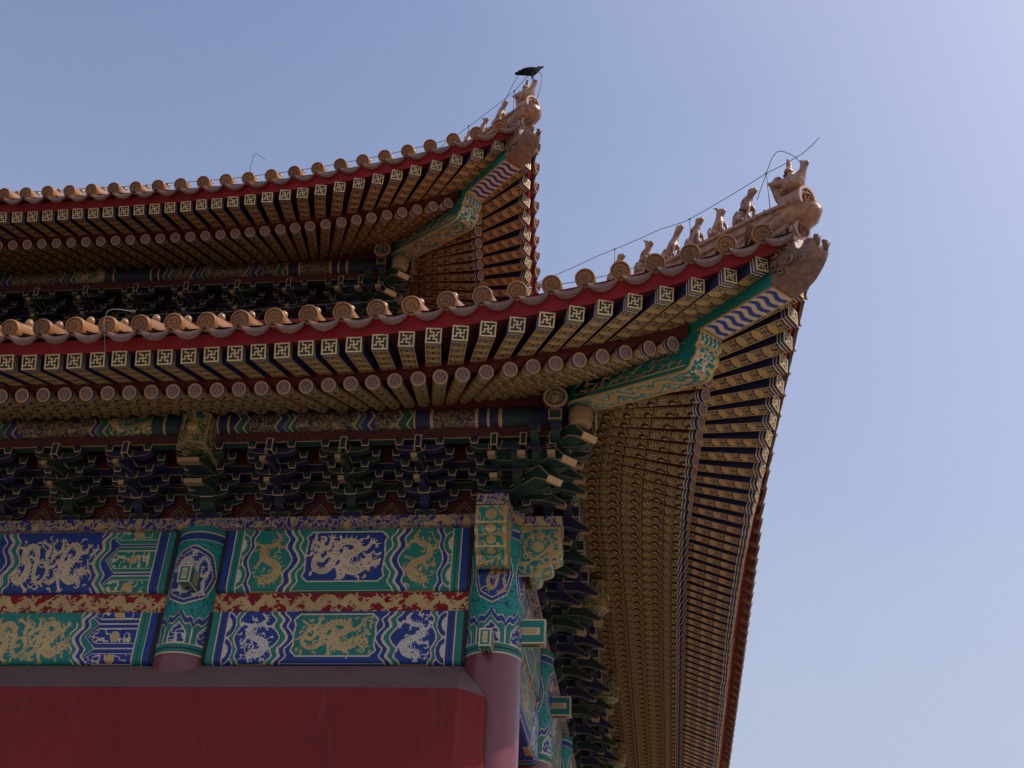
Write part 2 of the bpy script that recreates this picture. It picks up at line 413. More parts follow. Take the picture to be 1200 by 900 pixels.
def vnoise(x, y, seed):
    r = np.random.default_rng(seed).random((256, 256))
    xi, yi = np.floor(x).astype(int), np.floor(y).astype(int); fx, fy = x-xi, y-yi
    fx, fy = fx*fx*(3-2*fx), fy*fy*(3-2*fy); g = lambda a, b: r[b % 256, a % 256]
    n = (g(xi, yi)*(1-fx)+g(xi+1, yi)*fx)*(1-fy) + (g(xi, yi+1)*(1-fx)+g(xi+1, yi+1)*fx)*fy
    return (n-0.5)*1.35+0.5

def dragon(cv, cx, cy, w, h, m='gold', ground='blue', flip=1, upright=False, seed=3, fill=True):
    """a coiling gilt dragon with mane, claws, flames and cloud scrolls in the box (w, h)"""
    rr = np.random.default_rng(seed)
    if upright:
        B = [(-.15, .62), (.35, .55), (.55, .25), (.1, .05), (-.45, -.12), (-.35, -.45), (.1, -.5), (.45, -.72), (.2, -.95)]
        legs = [((.45, .3), (.9, .42)), ((-.1, .0), (-.7, .2)), ((-.4, -.3), (-.85, -.55)), ((.3, -.6), (.8, -.45))]
        head = (-.2, .66); w0 = 0.27
        T = lambda p: (cx + flip*p[0]*w/2, cy + p[1]*h/2); k = min(w, h*0.6)/2
    else:
        B = [(.52, .38), (.28, .62), (.02, .45), (.05, .0), (.3, -.25), (.22, -.62), (-.1, -.62), (-.28, -.2), (-.3, .35), (-.52, .68), (-.78, .5), (-.8, .05), (-.62, -.35), (-.85, -.75)]
        legs = [((.05, .2), (-.1, .9)), ((.28, -.4), (.68, -.6)), ((-.28, .1), (-.02, -.25)), ((-.76, .1), (-.45, -.05)), ((-.68, -.3), (-.4, -.8))]
        head = (.62, .28); w0 = 0.20
        T = lambda p: (cx + flip*p[0]*w/2, cy + p[1]*h/2); k = min(w*0.7, h)/2
    if False:
        box = (np.abs(cv.U-cx) < w*0.5) & (np.abs(cv.V-cy) < h*0.5) & (cv.c == PI_[ground])
        cv.scroll(box, m, scale=h*0.085, t=0.055, seed=seed)
    P = [T(p) for p in catmull(B, 7)]
    cv.line(P, k*(w0*1.35)+0.0035, ground, taper=k*0.12)
    cv.line(P, k*w0*1.12, m, taper=k*0.05)
    n = len(P)
    for i in range(2, n-4, 2):                                  # dorsal flames
        a, b = np.array(P[i]), np.array(P[i+1]); d = b-a; nr = np.array([-d[1], d[0]])/max(np.linalg.norm(d), 1e-9)
        ww = k*w0*(1-0.6*i/n)
        cv.line([a+nr*ww*0.8, a+nr*ww*1.9-d*0.6], k*0.035, m, taper=k*0.008)
    for i in range(1, n-8, 1):
        a, b = np.array(P[i]), np.array(P[i+1]); d = b-a; L_ = max(np.linalg.norm(d), 1e-9); nr = np.array([-d[1], d[0]])/L_; ww = k*w0*(1-.8*i/n)
        if i % 2 == 0: cv.line([a - nr*ww*.55, a + d*.5, a + nr*ww*.55], k*.011, ground)
    hd = T(head)
    cv.disc(hd, k*0.30, ground); cv.disc(hd, k*0.25, m)
    for a in np.linspace(0, 2*math.pi, 11)[:-1]:                # mane
        e = (hd[0]+k*0.46*math.cos(a), hd[1]+k*0.42*math.sin(a))
        cv.line([hd, ((hd[0]+e[0])/2+k*.05*math.sin(a*3), (hd[1]+e[1])/2), e], k*0.055, m, taper=k*0.012)
    cv.line([hd, (hd[0]+flip*k*.38, hd[1]-k*.08), (hd[0]+flip*k*.42, hd[1]+k*.06)], k*0.07, m)
    cv.disc((hd[0]+flip*k*.06, hd[1]+k*.03), k*0.045, ground)
    cv.line([(hd[0]+flip*k*.12, hd[1]-k*.13), (hd[0]+flip*k*.36, hd[1]-k*.15)], k*0.025, ground)
    for a, b in legs:
        a, b = np.array(T(a)), np.array(T(b)); md = (a+b)/2 + np.array([-(b-a)[1], (b-a)[0]])*0.3
        cv.line([a, md, b], k*0.12, m, taper=k*0.06)
        for q in np.linspace(-1.1, 1.1, 4):
            d = (b-md)/max(np.linalg.norm(b-md), 1e-9); e = b + k*0.2*np.array([d[0]*math.cos(q)-d[1]*math.sin(q), d[0]*math.sin(q)+d[1]*math.cos(q)])
            cv.line([b, e], k*0.045, m, taper=k*0.02)
    for _ in range(int(34*w/h)+18):                              # flames and clouds round it
        p = (cx + (rr.random()-.5)*w*.94, cy + (rr.random()-.5)*h*.92); a = rr.random()*6.28; L = k*(0.14+0.24*rr.random())
        q = [(p[0]+L*t*math.cos(a+t*1.6), p[1]+L*t*math.sin(a+t*1.6)) for t in (0, .35, .7, 1)]
        i = np.argmin(np.abs(cv.U[0]-p[0])); j = np.argmin(np.abs(cv.V[:, 0]-p[1]))
        if cv.c[j, i] == PI_[ground]: cv.line(q, k*0.055, m, taper=k*0.018)

def grid_object(name, P, canvas, parent, side=False, up=False, loc=(0, 0, 0), closed=False):
    """P: (nv+1, nu+1, 3) points, canvas (nv, nu) paint index per cell, -1 = no face"""
    nv, nu = canvas.shape
    V = P.reshape(-1, 3).astype(float)
    L = np.array(loc, float)
    if side:
        V = np.stack([-V[:, 1], -V[:, 0], V[:, 2]], 1); L = np.array([-L[1], -L[0], L[2]])
    if up: V = V + UPPER; L = L + UPPER
    V = (V - L)*S
    i = np.arange(nu)[None, :] + np.arange(nv)[:, None]*(nu+1)
    q = np.stack([i, i+1, i+nu+2, i+nu+1], -1).reshape(-1, 4); k = canvas.reshape(-1)
    if side: q = q[:, ::-1]
    keep = k >= 0; q, k = q[keep], k[keep]
    me = bpy.data.meshes.new(name); n = len(q)
    me.vertices.add(len(V)); me.vertices.foreach_set('co', V.reshape(-1).astype(np.float32))
    me.loops.add(n*4); me.loops.foreach_set('vertex_index', q.reshape(-1).astype(np.int32))
    me.polygons.add(n); me.polygons.foreach_set('loop_start', (np.arange(n)*4).astype(np.int32))
    used = sorted(set(k.tolist())); lut = np.zeros(len(PAINT), np.int32)
    for a, u in enumerate(used): me.materials.append(M[PAINT[u]]); lut[u] = a
    me.polygons.foreach_set('material_index', lut[k])
    me.polygons.foreach_set('use_smooth', np.ones(n, bool))
    me.update(calc_edges=True); me.validate()
    o = bpy.data.objects.new(name, me); COL.objects.link(o); o.location = L*S
    if parent is not None: o.parent = parent
    return o

# ------------------------------------------------------------------ the ground
gm, nt, gb, tc = base_mat('stone_paving', 0.75, 0, 0.3)
pos = nt.nodes.new('ShaderNodeNewGeometry').outputs['Position']
br = nt.nodes.new('ShaderNodeTexBrick'); nt.links.new(pos, br.inputs['Vector']); br.inputs['Scale'].default_value = 1.0
br.inputs['Color1'].default_value = (0.31, 0.27, 0.22, 1); br.inputs['Color2'].default_value = (0.27, 0.235, 0.19, 1); br.inputs['Mortar'].default_value = (0.15, 0.135, 0.115, 1)
br.inputs['Mortar Size'].default_value = 0.012; br.inputs['Brick Width'].default_value = 0.9; br.inputs['Row Height'].default_value = 0.45
gn = noise(nt, pos, 0.6, 5)
nt.links.new(mixc(nt, (gn*0.5).s and gn*0.5, br.outputs['Color'], (0.25, 0.215, 0.175)), gb.inputs['Base Color'])
M['ground'] = gm
GZ = -1.6/S
g = MB(); g.face([(-400, -400, GZ), (400, -400, GZ), (400, 400, GZ), (-400, 400, GZ)], 'ground')
ground = g.build('ground'); ground['kind'] = 'structure'

# ------------------------------------------------------------------ the hall
hall = empty('palace_hall', (0, 0, GZ), 'double-eaved red palace hall with yellow glazed roof tiles and painted beams', 'palace')
def part(o):                     # parts keep their world place under the hall
    o.location = Vector(o.location) - Vector(hall.location); return o
def sub(o, p):                   # a sub-part of part p
    o.location = Vector(o.location) - Vector(p.location) - Vector(hall.location); o.parent = p; return o

YB = 0.048; Z_LOW, Z_B1, Z_B2, Z_PL, Z_PT = 1.2922, 1.4678, 1.5375, 1.7586, 1.797
RC = 0.0905; W2 = 1.086; X_END = -3.6; Y_END = 5.4
front_cols = [0.0, -1.0, -2.55, -4.1]
side_cols = [W2, 2*W2, 3*W2, 4*W2, 5*W2]

# ---- columns
def column_canvas(nu, nv, z0, medal_half, n_medal):
    th = np.linspace(-math.pi, math.pi, nu+1); th = (th[1:]+th[:-1])/2
    z = np.linspace(z0, Z_PL, nv+1); z = (z[1:]+z[:-1])/2
    U, V = np.meshgrid(th*RC, z); cv = Canvas(U, V, 'tscroll'); per = 2*math.pi*RC
    zb = z0
    # foot bands
    for a, b, m in [(0, .004, 'pale'), (.004, .016, 'green'), (.016, .021, 'dark'), (.021, .030, 'green'), (.030, .034, 'pale')]:
        cv.fill((V >= zb+a) & (V < zb+b), m)
    # cusped petals
    k = 6; pw = per/k
    x = np.abs((U + pw*0.5) % pw - pw*0.5)/(pw*0.5)          # 0 at a petal's axis, 1 between petals
    arch = np.interp(x, [0, .06, .14, .24, .34, .42, .50, .58, .70, .82, .92, 1], [.156, .147, .140, .133, .127, .124, .1215, .1245, .1265, .123, .115, .106])
    h = V - zb
    base = h > 0.034
    for off, m in [(0.0, 'pale'), (-0.004, 'blue'), (-0.0225, 'pale'), (-0.0265, 'green')]:
        cv.fill(base & (h < arch+off), m)
    ph = np.interp(x, [0, .10, .22, .34, .45, .56], [.100, .094, .089, .083, .075, .062]); pan = base & (x < 0.56) & (h < ph); cv.fill(base & (x < 0.64) & (h < np.interp(x, [0, .10, .22, .36, .50, .64], [.106, .100, .095, .088, .080, .066])) & (h > 0.034), 'pale')
    cv.fill(pan & (h > 0.037), 'blue'); cv.scroll(pan & (h > 0.037), 'white', 0.011, 0.16, 5)
    cv.fill(base & (np.abs(x-1) < 0.05) & (h < 0.084), 'pale')
    # head bands
    ht = Z_PL - V
    for a, b, m in [(0, .020, 'green'), (.020, .024, 'pale'), (.024, .048, 'blue'), (.048, .052, 'pale')]:
        cv.fill((ht >= a) & (ht < b), m)
    # medallions with a dragon
    for q in range(n_medal):
        a0 = 2*math.pi*q/n_medal; a0 = (a0 + math.pi) % (2*math.pi) - math.pi
        cu, cz, hw, hh = a0*RC, zb + 0.268, medal_half*RC, 0.106
        for shift in (0, per, -per):
            c = cu+shift
            if abs(c) > per*0.5 + hw: continue
            e = np.hypot((U-c)/hw, (V-cz)/hh); an = np.arctan2((V-cz)/hh, (U-c)/hw); lob = 1 - 0.05*np.abs(np.sin(an*4))
            cv.fill(e < lob, 'pale'); cv.fill(e < lob-0.045, 'blue'); cv.fill((e < lob-0.15) & (e > lob-0.185), 'pale')
            dragon(cv, c, cz, hw*1.55, hh*1.65, 'white' if n_medal == 2 else 'gold', 'blue', flip=-1, seed=9+q)
    return cv.c
def cyl_points(nu, nv, z0, z1, r):
    th = np.linspace(-math.pi, math.pi, nu+1); z = np.linspace(z0, z1, nv+1)
    T, Z = np.meshgrid(th, z)
    return np.stack([r*np.sin(T), -r*np.cos(T), Z], -1)
NU, NV = 220, 200
canv2 = column_canvas(NU, NV, 1.315, 1.05, 2); canv4 = column_canvas(NU, NV, 1.315, 0.74, 4)
cols = []
def column_at(x, y, src, cv):
    if src is None:
        P = cyl_points(NU, NV, 1.315, Z_PL, RC)
        o = grid_object('column', P, cv, hall)
        # the lacquered shaft below, joined into the same mesh
        bm = bmesh.new(); bm.from_mesh(o.data)
        o.data.materials.append(M['lacquer']); mi = len(o.data.materials)-1
        n = 48; lo = [bm.verts.new((RC*S*math.sin(2*math.pi*k/n), -RC*S*math.cos(2*math.pi*k/n), GZ*S)) for k in range(n)]
        hi = [bm.verts.new((v.co.x, v.co.y, 1.315*S)) for v in lo]
        for k in range(n):
            f = bm.faces.new((lo[k], lo[(k+1) % n], hi[(k+1) % n], hi[k])); f.material_index = mi; f.smooth = True
        bm.to_mesh(o.data); bm.free()
    else:
        o = src.copy(); COL.objects.link(o); o.parent = hall
    o.location = (x*S, y*S, -GZ*S); cols.append(o)
    return o
c_corner = column_at(0, 0, None, canv4)
c_front = column_at(-1.0, 0, None, canv2)
for x in front_cols[2:]: column_at(x, 0, c_front, canv2)
for y in side_cols[:4]: column_at(0, y, c_corner, canv4)

# ---- tenons: the boxed beam noses standing out of the columns
def tenon(c, half, out, colp):
    b = MB(); ax = np.eye(3)
    n = {'-y': [(-1,-1,-1),(1,-1,-1),(1,-1,1),(-1,-1,1)], '-z': [(-1,-1,-1),(-1,1,-1),(1,1,-1),(1,-1,-1)], '+x': [(1,-1,-1),(1,1,-1),(1,1,1),(1,-1,1)], '-x': [(-1,-1,-1),(-1,-1,1),(-1,1,1),(-1,1,-1)], '+z': [(-1,-1,1),(1,-1,1),(1,1,1),(-1,1,1)], '+y': [(-1,1,-1),(-1,1,1),(1,1,1),(1,1,-1)]}
    for k, q in n.items():
        pts = [np.array(c) + np.array(t)*half for t in q]
        b.gface(pts, 'green', 'pale', 0.0045)
        cen = sum(pts)/4; nr = np.cross(pts[1]-pts[0], pts[2]-pts[0]); nr /= np.linalg.norm(nr)
        k1 = np.array([.85, .42, .30]) if out == 'x' else np.array([.40, .42, .62]); sh = np.array([-.010, 0, 0]) if out == 'x' and k == '-y' else 0
        e0 = [cen + (p-cen)*k1 + nr*0.0008 + sh for p in pts]; e1 = [cen + (p-cen)*k1*.72 + nr*0.0012 + sh for p in pts]
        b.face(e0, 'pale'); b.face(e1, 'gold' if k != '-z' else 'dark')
    o = b.build('tenon', None, loc=c); sub(o, colp)
tenon((-0.985, -0.115, 1.553), np.array([0.0205, 0.045, 0.029]), 'y', c_front)
tenon((-0.006, -0.105, 1.340), np.array([0.019, 0.045, 0.028]), 'y', c_corner)
tenon((0.118, -0.005, 1.409), np.array([0.045, 0.019, 0.040]), 'x', c_corner)
tenon((0.118, W2-0.005, 1.545), np.array([0.045, 0.019, 0.038]), 'x', cols[4])

# ---- beams
def beam_profile(z0, z1, rr=0.022, depth=0.075):
    """front face from the top down, a rolled lower edge, then the soffit; (y, z) with the arc length"""
    P = [(-YB, z1), (-YB, z0+rr)]
    P += [(-YB + rr - rr*math.cos(a), z0 + rr - rr*math.sin(a)) for a in np.linspace(0, math.pi/2, 7)[1:]]
    P += [(-YB + depth, z0)]
    return P
def resample(P, n):
    P = np.array(P); d = np.r_[0, np.cumsum(np.hypot(*np.diff(P, axis=0).T))]
    t = np.linspace(0, d[-1], n+1); return np.stack([np.interp(t, d, P[:, 0]), np.interp(t, d, P[:, 1])], 1), t
def zig(cv, u0, H, w, m, sgn, amp=0.038, line='pale', lw=0.0023):
    """a cusped upright band (blue/green) edged with gilt lines"""
    k = [(0, 0.0), (.06, .12), (.13, .50), (.17, .55), (.24, .38), (.30, .36), (.38, .72), (.46, .96), (.5, 1.0), (.54, .96), (.62, .72), (.70, .36), (.76, .38), (.83, .55), (.87, .50), (.94, .12), (1, 0.0)]
    L = [(u0 + sgn*amp*a, H*v) for v, a in k]; R = [(p[0]+w, p[1]) for p in L]
    cv.poly(L + R[::-1], m)
    cv.line(L, lw, line); cv.line(R, lw, line)
def bay_canvas(L, H, H_all, nu, nv, upper, wide):
    u = (np.arange(nu)+.5)/nu*L; v = (np.arange(nv)+.5)/nv*H_all
    U, V = np.meshgrid(u, v)                      # V runs down the face from the top
    A, B = ('blue', 'green') if upper else ('green', 'blue')
    cv = Canvas(U, V, B if not wide else A)
    V2 = H
    if not wide:
        cpan = A; mid = L/2; s = L/0.82
        half = 0.133*s
        # side dragon panels, fields outward of the central field
        cv.fill((U < 0.235*s) | (U > L-0.235*s), 'green' if upper else 'blue')
        gnd = 'green' if upper else 'blue'
        for sg, cu in ((1, 0.163*s), (-1, L-0.163*s)):
            dragon(cv, cu, H*0.50, 0.112*s, H*0.98, 'gold' if upper else 'white', gnd, flip=sg, upright=True, seed=21+(sg > 0)+2*upper)
            cv.fill((np.abs(U-cu) < 0.05*s) & (V > H*0.99) & (V < H*1.15), 'gold')  # gold patch paints the orange reflection on the lower edge
        # centre field: outer ground, framed dragon panel with cut corners
        cf = [(mid-half-0.060, 0), (mid+half+0.060, 0), (mid+half+0.060, H_all), (mid-half-0.060, H_all)]
        cv.poly(cf, B)
        x0, x1, y0, y1, k = mid-half, mid+half, 0.010, H*0.84, 0.018
        pan = [(x0+k, y0), (x1-k, y0), (x1, y0+k), (x1-k*.4, y0+2*k), (x1-k*.2, (y0+y1)/2), (x1-k*.4, y1-2*k), (x1, y1-k), (x1-k, y1), (x0+k, y1), (x0, y1-k), (x0+k*.4, y1-2*k), (x0+k*.2, (y0+y1)/2), (x0+k*.4, y0+2*k), (x0, y0+k)]
        cv.poly(pan, A); cv.line(pan, 0.0026, 'pale', closed=True)
        dragon(cv, mid, (y0+y1)/2, half*1.86, (y1-y0)*0.92, 'pale' if upper else 'gold', A, flip=1, seed=31+upper)
        cv.line([(mid-half-.03, H*0.985), (mid+half+.03, H*0.985)], 0.002, 'pale')
        o = 0.200*s
        zig(cv, o, H, 0.022, A, 1); zig(cv, o+0.026, H, 0.020, B, 1)
        zig(cv, L-o-0.022, H, 0.022, A, -1); zig(cv, L-o-0.046, H, 0.020, B, -1)
        # outer zigzags against the end bands
        cv.fill(U < 0.108*s - 0.02*np.abs(np.sin(V/H*2*math.pi)), B); cv.fill(U > L-0.108*s + 0.02*np.abs(np.sin(V/H*2*math.pi)), B)
        zig(cv, 0.098*s, H, 0.018, A, -1, amp=0.024); zig(cv, L-0.116*s, H, 0.018, A, 1, amp=0.024)
        for sg in (0, 1):                          # half flowers
            for vv in (0.25, 0.75):
                cu = 0.062*s if not sg else L-0.062*s
                cv.disc((cu, H*vv), 0.034, 'pale', 0.045); cv.disc((cu, H*vv), 0.031, B, 0.041); cv.disc((cu, H*vv), 0.018, 'pale', 0.026); cv.disc((cu, H*vv), 0.014, 'white', 0.020)
        bands = [(0, .014, 'dark'), (.014, .036, A), (.036, .0395, 'pale'), (.0395, .050, B), (.050, .053, 'dark'), (.053, .064, B), (.064, .068, 'pale')]
        for a, b, m in bands:
            cv.fill((U >= a) & (U < b), m); cv.fill((L-U >= a) & (L-U < b), m)
    else:
        for sg in (0, 1):
            T = (lambda x: x) if not sg else (lambda x: L-x)
            D = U if not sg else L-U
            # long lozenge boxes next to the end bands
            cv.fill((D < 0.24), A)
            for vv, hh in ((0.04, .10), (0.46, .15), (0.90, .11)):
                a, b = 0.09, 0.205; y = H*vv; e = H*hh
                for gr, m in ((0.016, 'pale'), (0.0125, B), (0.0, 'pale'), (-.003, 'green' if upper else 'blue')):
                    cv.poly([(T(a-0.02), y-e-gr), (T(b), y-e-gr), (T(b+0.03+gr*.6), y), (T(b), y+e+gr), (T(a-0.02), y+e+gr)], m)
                msk = inside(U, V, [(T(a), y-e+.004), (T(b), y-e+.004), (T(b+0.022), y), (T(b), y+e-.004), (T(a), y+e-.004)])
                cv.scroll(msk, 'pale', 0.013, 0.13, 7); cv.disc((T(0.145), y), 0.016, 'gold')
            zig(cv, T(0.222)-(0.02 if sg else 0), H, 0.020, B, -1 if sg else 1)
            zig(cv, T(0.246)-(0.02 if sg else 0), H, 0.018, A, -1 if sg else 1)
            dcol = A
            cv.poly([(T(0.27), 0), (T(0.305), H*.5), (T(0.27), H), (T(0.27), H_all), (T(0.60), H_all), (T(0.60), H), (T(0.57), H*.5), (T(0.60), 0)], A)
            dragon(cv, T(0.372), H*.52, 0.18, H*0.92, 'pale' if upper else 'gold', A, flip=1, seed=41+sg+2*upper)
            dragon(cv, T(0.510), H*.52, 0.17, H*0.92, 'pale' if upper else 'gold', A, flip=-1, seed=51+sg+2*upper)
            zig(cv, T(0.585)-(0.02 if sg else 0), H, 0.022, B, 1 if sg else -1)
            zig(cv, T(0.612)-(0.02 if sg else 0), H, 0.020, A, 1 if sg else -1)
            bands = [(0, .016, 'dark'), (.016, .036, B), (.036, .040, 'pale'), (.040, .054, A), (.054, .057, 'dark'), (.057, .070, A), (.070, .074, 'pale')]
            for a, b, m in bands: cv.fill((D >= a) & (D < b), m)
        pan = [(0.66, .014), (L-.66, .014), (L-.64, H*.5), (L-.66, H*.86), (.66, H*.86), (.64, H*.5)]
        cv.poly([(0.64, 0), (L-.64, 0), (L-.64, H_all), (.64, H_all)], B); cv.poly(pan, 'green' if upper else 'blue'); cv.line(pan, .0026, 'pale', closed=True)
        dragon(cv, L/2, H*.44, L-1.36, H*.7, 'gold', 'green' if upper else 'blue', seed=61+upper)
    return cv.c
def make_beam(x0, x1, z0, z1, upper, wide, nu, side=False, src=None):
    L = x1-x0; nv = int((z1-z0+0.075)/0.0024)
    prof, t = resample(beam_profile(z0, z1), nv)
    c = bay_canvas(L, (z1-z0), t[-1], nu, nv, upper, wide)
    xs = np.linspace(x0, x1, nu+1)
    P = np.empty((nv+1, nu+1, 3)); P[..., 0] = xs[None, :]; P[..., 1] = prof[:, 0:1]; P[..., 2] = prof[:, 1:2]
    P = P[::-1]; c = c[::-1]
    o = part(grid_object('beam', P, c, hall, side=side, loc=((x0+x1)/2, 0, z0)))
    # solid body behind the painted faces
    bm = bmesh.new(); bm.from_mesh(o.data); o.data.materials.append(M['maroon']); mi = len(o.data.materials)-1
    hx, y0b, y1b, hz = (x1-x0)/2*S, (0.027)*S, .06*S, (z1-z0)*S
    q = [(-hx, y0b, 0), (hx, y0b, 0), (hx, y1b, 0), (-hx, y1b, 0)]
    if side: q = [(-b, -a, c_) for a, b, c_ in q]
    lo = [bm.verts.new(p) for p in q]; hi = [bm.verts.new((p[0], p[1], hz)) for p in q]
    for f in ([lo[3], lo[2], lo[1], lo[0]], hi, [lo[2], lo[3], hi[3], hi[2]], [lo[0], lo[1], hi[1], hi[0]]):
        bm.faces.new(f).material_index = mi
    bm.to_mesh(o.data); bm.free()
    return o
g_ = 0.079
make_beam(-1+g_, -g_, Z_B2, Z_PL, True, False, 420)
make_beam(-1+g_, -g_, Z_LOW, Z_B1, False, False, 420)
make_beam(-2.55+g_, -1-g_, Z_B2, Z_PL, True, True, 640)
make_beam(-2.55+g_, -1-g_, Z_LOW, Z_B1, False, True, 640)
s0 = make_beam(-W2+g_, -g_, Z_B2, Z_PL, True, False, 240, side=True)
s1 = make_beam(-W2+g_, -g_, Z_LOW, Z_B1, False, False, 240, side=True)
for k in (1, 2, 3):
    for s_ in (s0, s1):
        o = s_.copy(); COL.objects.link(o); o.parent = hall; o.location.y += k*W2*S
s2 = make_beam(-4.1+g_, -2.55-g_, Z_B2, Z_PL, True, True, 160); s3 = make_beam(-4.1+g_, -2.55-g_, Z_LOW, Z_B1, False, True, 160)

# red cushion boards with running dragons between the two beams, and the plate above
def board(x0, x1, side=False, nu=380):
    L = x1-x0; H = Z_B2-Z_B1; nv = 34
    U, V = np.meshgrid((np.arange(nu)+.5)/nu*L, (np.arange(nv)+.5)/nv*H); cv = Canvas(U, V, 'red')
    n = max(2, round(L/0.205))
    for i in range(n):
        sg = 1 if i < n/2 else -1
        cu = L*(i+.5)/n; w = L/n
        xx = np.linspace(.44, -.46, 40); Pp = [(cu+sg*x_*w, H*.5 + H*.27*math.sin((.44-x_)*15.5)*(1-.25*(.44-x_))) for x_ in xx]
        cv.line(Pp, 0.0115, 'gold', taper=0.0045); cv.disc((cu+sg*.42*w, H*.52), 0.015, 'gold'); cv.disc((cu+sg*.43*w, H*.57), 0.003, 'red')
        for an in np.linspace(0, 6, 8): cv.line([(cu+sg*.42*w, H*.52), (cu+sg*.42*w+.024*math.cos(an), H*.52+.024*math.sin(an))], .0028, 'gold', taper=.001)
        for q in range(30):
            a = Pp[4+int(q*1.15)]; an = rng.random()*6.28
            cv.line([a, (a[0]+.014*math.cos(an), a[1]+.016*math.sin(an)), (a[0]+.026*math.cos(an+.8), a[1]+.022*math.sin(an+.8))], 0.0036, 'gold', taper=0.0014)
        for q in range(26):
            p = (cu+(rng.random()-.5)*w, H*(.06+.88*rng.random())); an = rng.random()*6.28
            cv.line([p, (p[0]+.010*math.cos(an), p[1]+.006*math.sin(an)), (p[0]+.016*math.cos(an+.9), p[1]+.011*math.sin(an+.9))], .0034, 'gold', taper=.0012)
        for q in range(7):
            p = (cu+(rng.random()-.5)*w, H*(.1+.8*rng.random())); cv.disc(p, .0045, 'gold', .003)
    P = np.empty((nv+1, nu+1, 3)); P[..., 0] = np.linspace(x0, x1, nu+1)[None]; P[..., 1] = -0.036; P[..., 2] = np.linspace(Z_B1, Z_B2, nv+1)[:, None]
    return part(grid_object('cushion_board', P, cv.c, hall, side=side, loc=((x0+x1)/2, 0, Z_B1)))
board(-1+.08, -.08); board(-2.55+.08, -1-.08, nu=560)
b0 = board(-W2+.08, -.08, True, 200)
for k in (1, 2, 3):
    o = b0.copy(); COL.objects.link(o); o.parent = hall; o.location.y += k*W2*S
for side, end in ((False, -4.2), (True, -Y_END)):
    b = MB(); dz = 0.0004 if side else 0
    b.box(((end+.088+dz)/2, 0, (Z_PL+Z_PT)/2 + dz), ((-end+.088)/2, 0.072, (Z_PT-Z_PL)/2-0.0005), 'bscroll')
    b.box((.148, 0, (Z_PL+Z_PT)/2 + dz*2), (.060, .0505, (Z_PT-Z_PL)/2-0.001), 'bscroll')
    part(b.build('plate', hall, side=side, loc=(end/2, 0, Z_PL)))

# ---- carved beam ends at the corner
def beam_end(side):
    b = MB()
    def arc(p, q, bul, n=6):
        p, q = np.array(p), np.array(q); d = q-p; nr = np.array([-d[1], d[0]])
        return [tuple(p + d*t + nr*bul*math.sin(math.pi*t)) for t in np.linspace(0, 1, n)]
    prof = [(0.06, Z_PL-0.001), (0.205, Z_PL-0.001), (0.208, 1.700)] + arc((0.204, 1.696), (0.186, 1.655), .32) + arc((0.178, 1.652), (0.155, 1.615), .32) + arc((0.146, 1.612), (0.108, 1.582), .30) + [(0.06, 1.580)]
    n = len(prof); hw = 0.050
    for sg in (-1, 1):
        pts = [(-sg*0 + sg*hw, -d, z) for d, z in prof]
        if sg > 0: pts = pts[::-1]
        b.face(pts[::-1] if sg > 0 else pts[::-1], 'gold')
        U, V = np.meshgrid(np.arange(.062, .21, .0022), np.arange(1.575, Z_PL, .0022)); cv = Canvas(U, V, 'green')
        ins = inside(U, V, [(0.06, Z_PL-.010)] + [(d-.011, z+.006 if z < 1.69 else z-.010 if z > 1.75 else z) for d, z in prof[1:-1]] + [(0.06, 1.588)])
        cv.scroll(ins, 'gold', 0.0105, 0.16, 13); cv.ring((0.135, 1.685), 0.045, 0.003, 'gold'); cv.disc((0.135, 1.685), 0.024, 'green'); cv.disc((0.135, 1.685), 0.019, 'gold')
        cv.line([(0.06, 1.622), (.10, 1.625), (.125, 1.645), (.15, 1.66), (.175, 1.69), (.2, 1.70)], 0.0035, 'gold')
        for j in range(U.shape[0]):
            for i in range(U.shape[1]):
                if ins[j, i]:
                    h = .0011; q = [(U[j, i]-h, V[j, i]-h), (U[j, i]+h, V[j, i]-h), (U[j, i]+h, V[j, i]+h), (U[j, i]-h, V[j, i]+h)]
                    b.face([(sg*(hw+.0012), -d, z) for d, z in (q if sg < 0 else q[::-1])], PAINT[cv.c[j, i]])
    # nose: paint runs along the profile
    P2, t = resample(prof[1:-1], 84); nu = 40
    U, V = np.meshgrid((np.arange(nu)+.5)/nu*2*hw, (t[1:]+t[:-1])/2); cv = Canvas(U, V, 'green'); Lt = t[-1]
    cv.scroll(np.ones(U.shape, bool), 'gold', 0.0105, 0.15, 17)
    for vc, r in ((0.034, .019), (0.085, .017), (0.128, .016), (0.172, .014)):
        cv.disc((hw, vc), r+.006, 'green'); cv.disc((hw, vc), r, 'gold')
    for vc in (0.004, 0.062, 0.108, 0.152): cv.fill(np.abs(V-vc) < .0025, 'gold')
    cv.fill((U < .009) | (U > 2*hw-.009), 'gold')
    for j in range(84):
        for i in range(nu):
            x0, x1 = -hw+2*hw*i/nu, -hw+2*hw*(i+1)/nu; (d0, z0), (d1, z1) = P2[j], P2[j+1]
            b.face([(x0, -d1, z1), (x1, -d1, z1), (x1, -d0, z0), (x0, -d0, z0)], PAINT[cv.c[j, i]])
    return part(b.build('beam_end', hall, side=side, loc=(0, -0.06, 1.58)))
beam_end(False); beam_end(True)

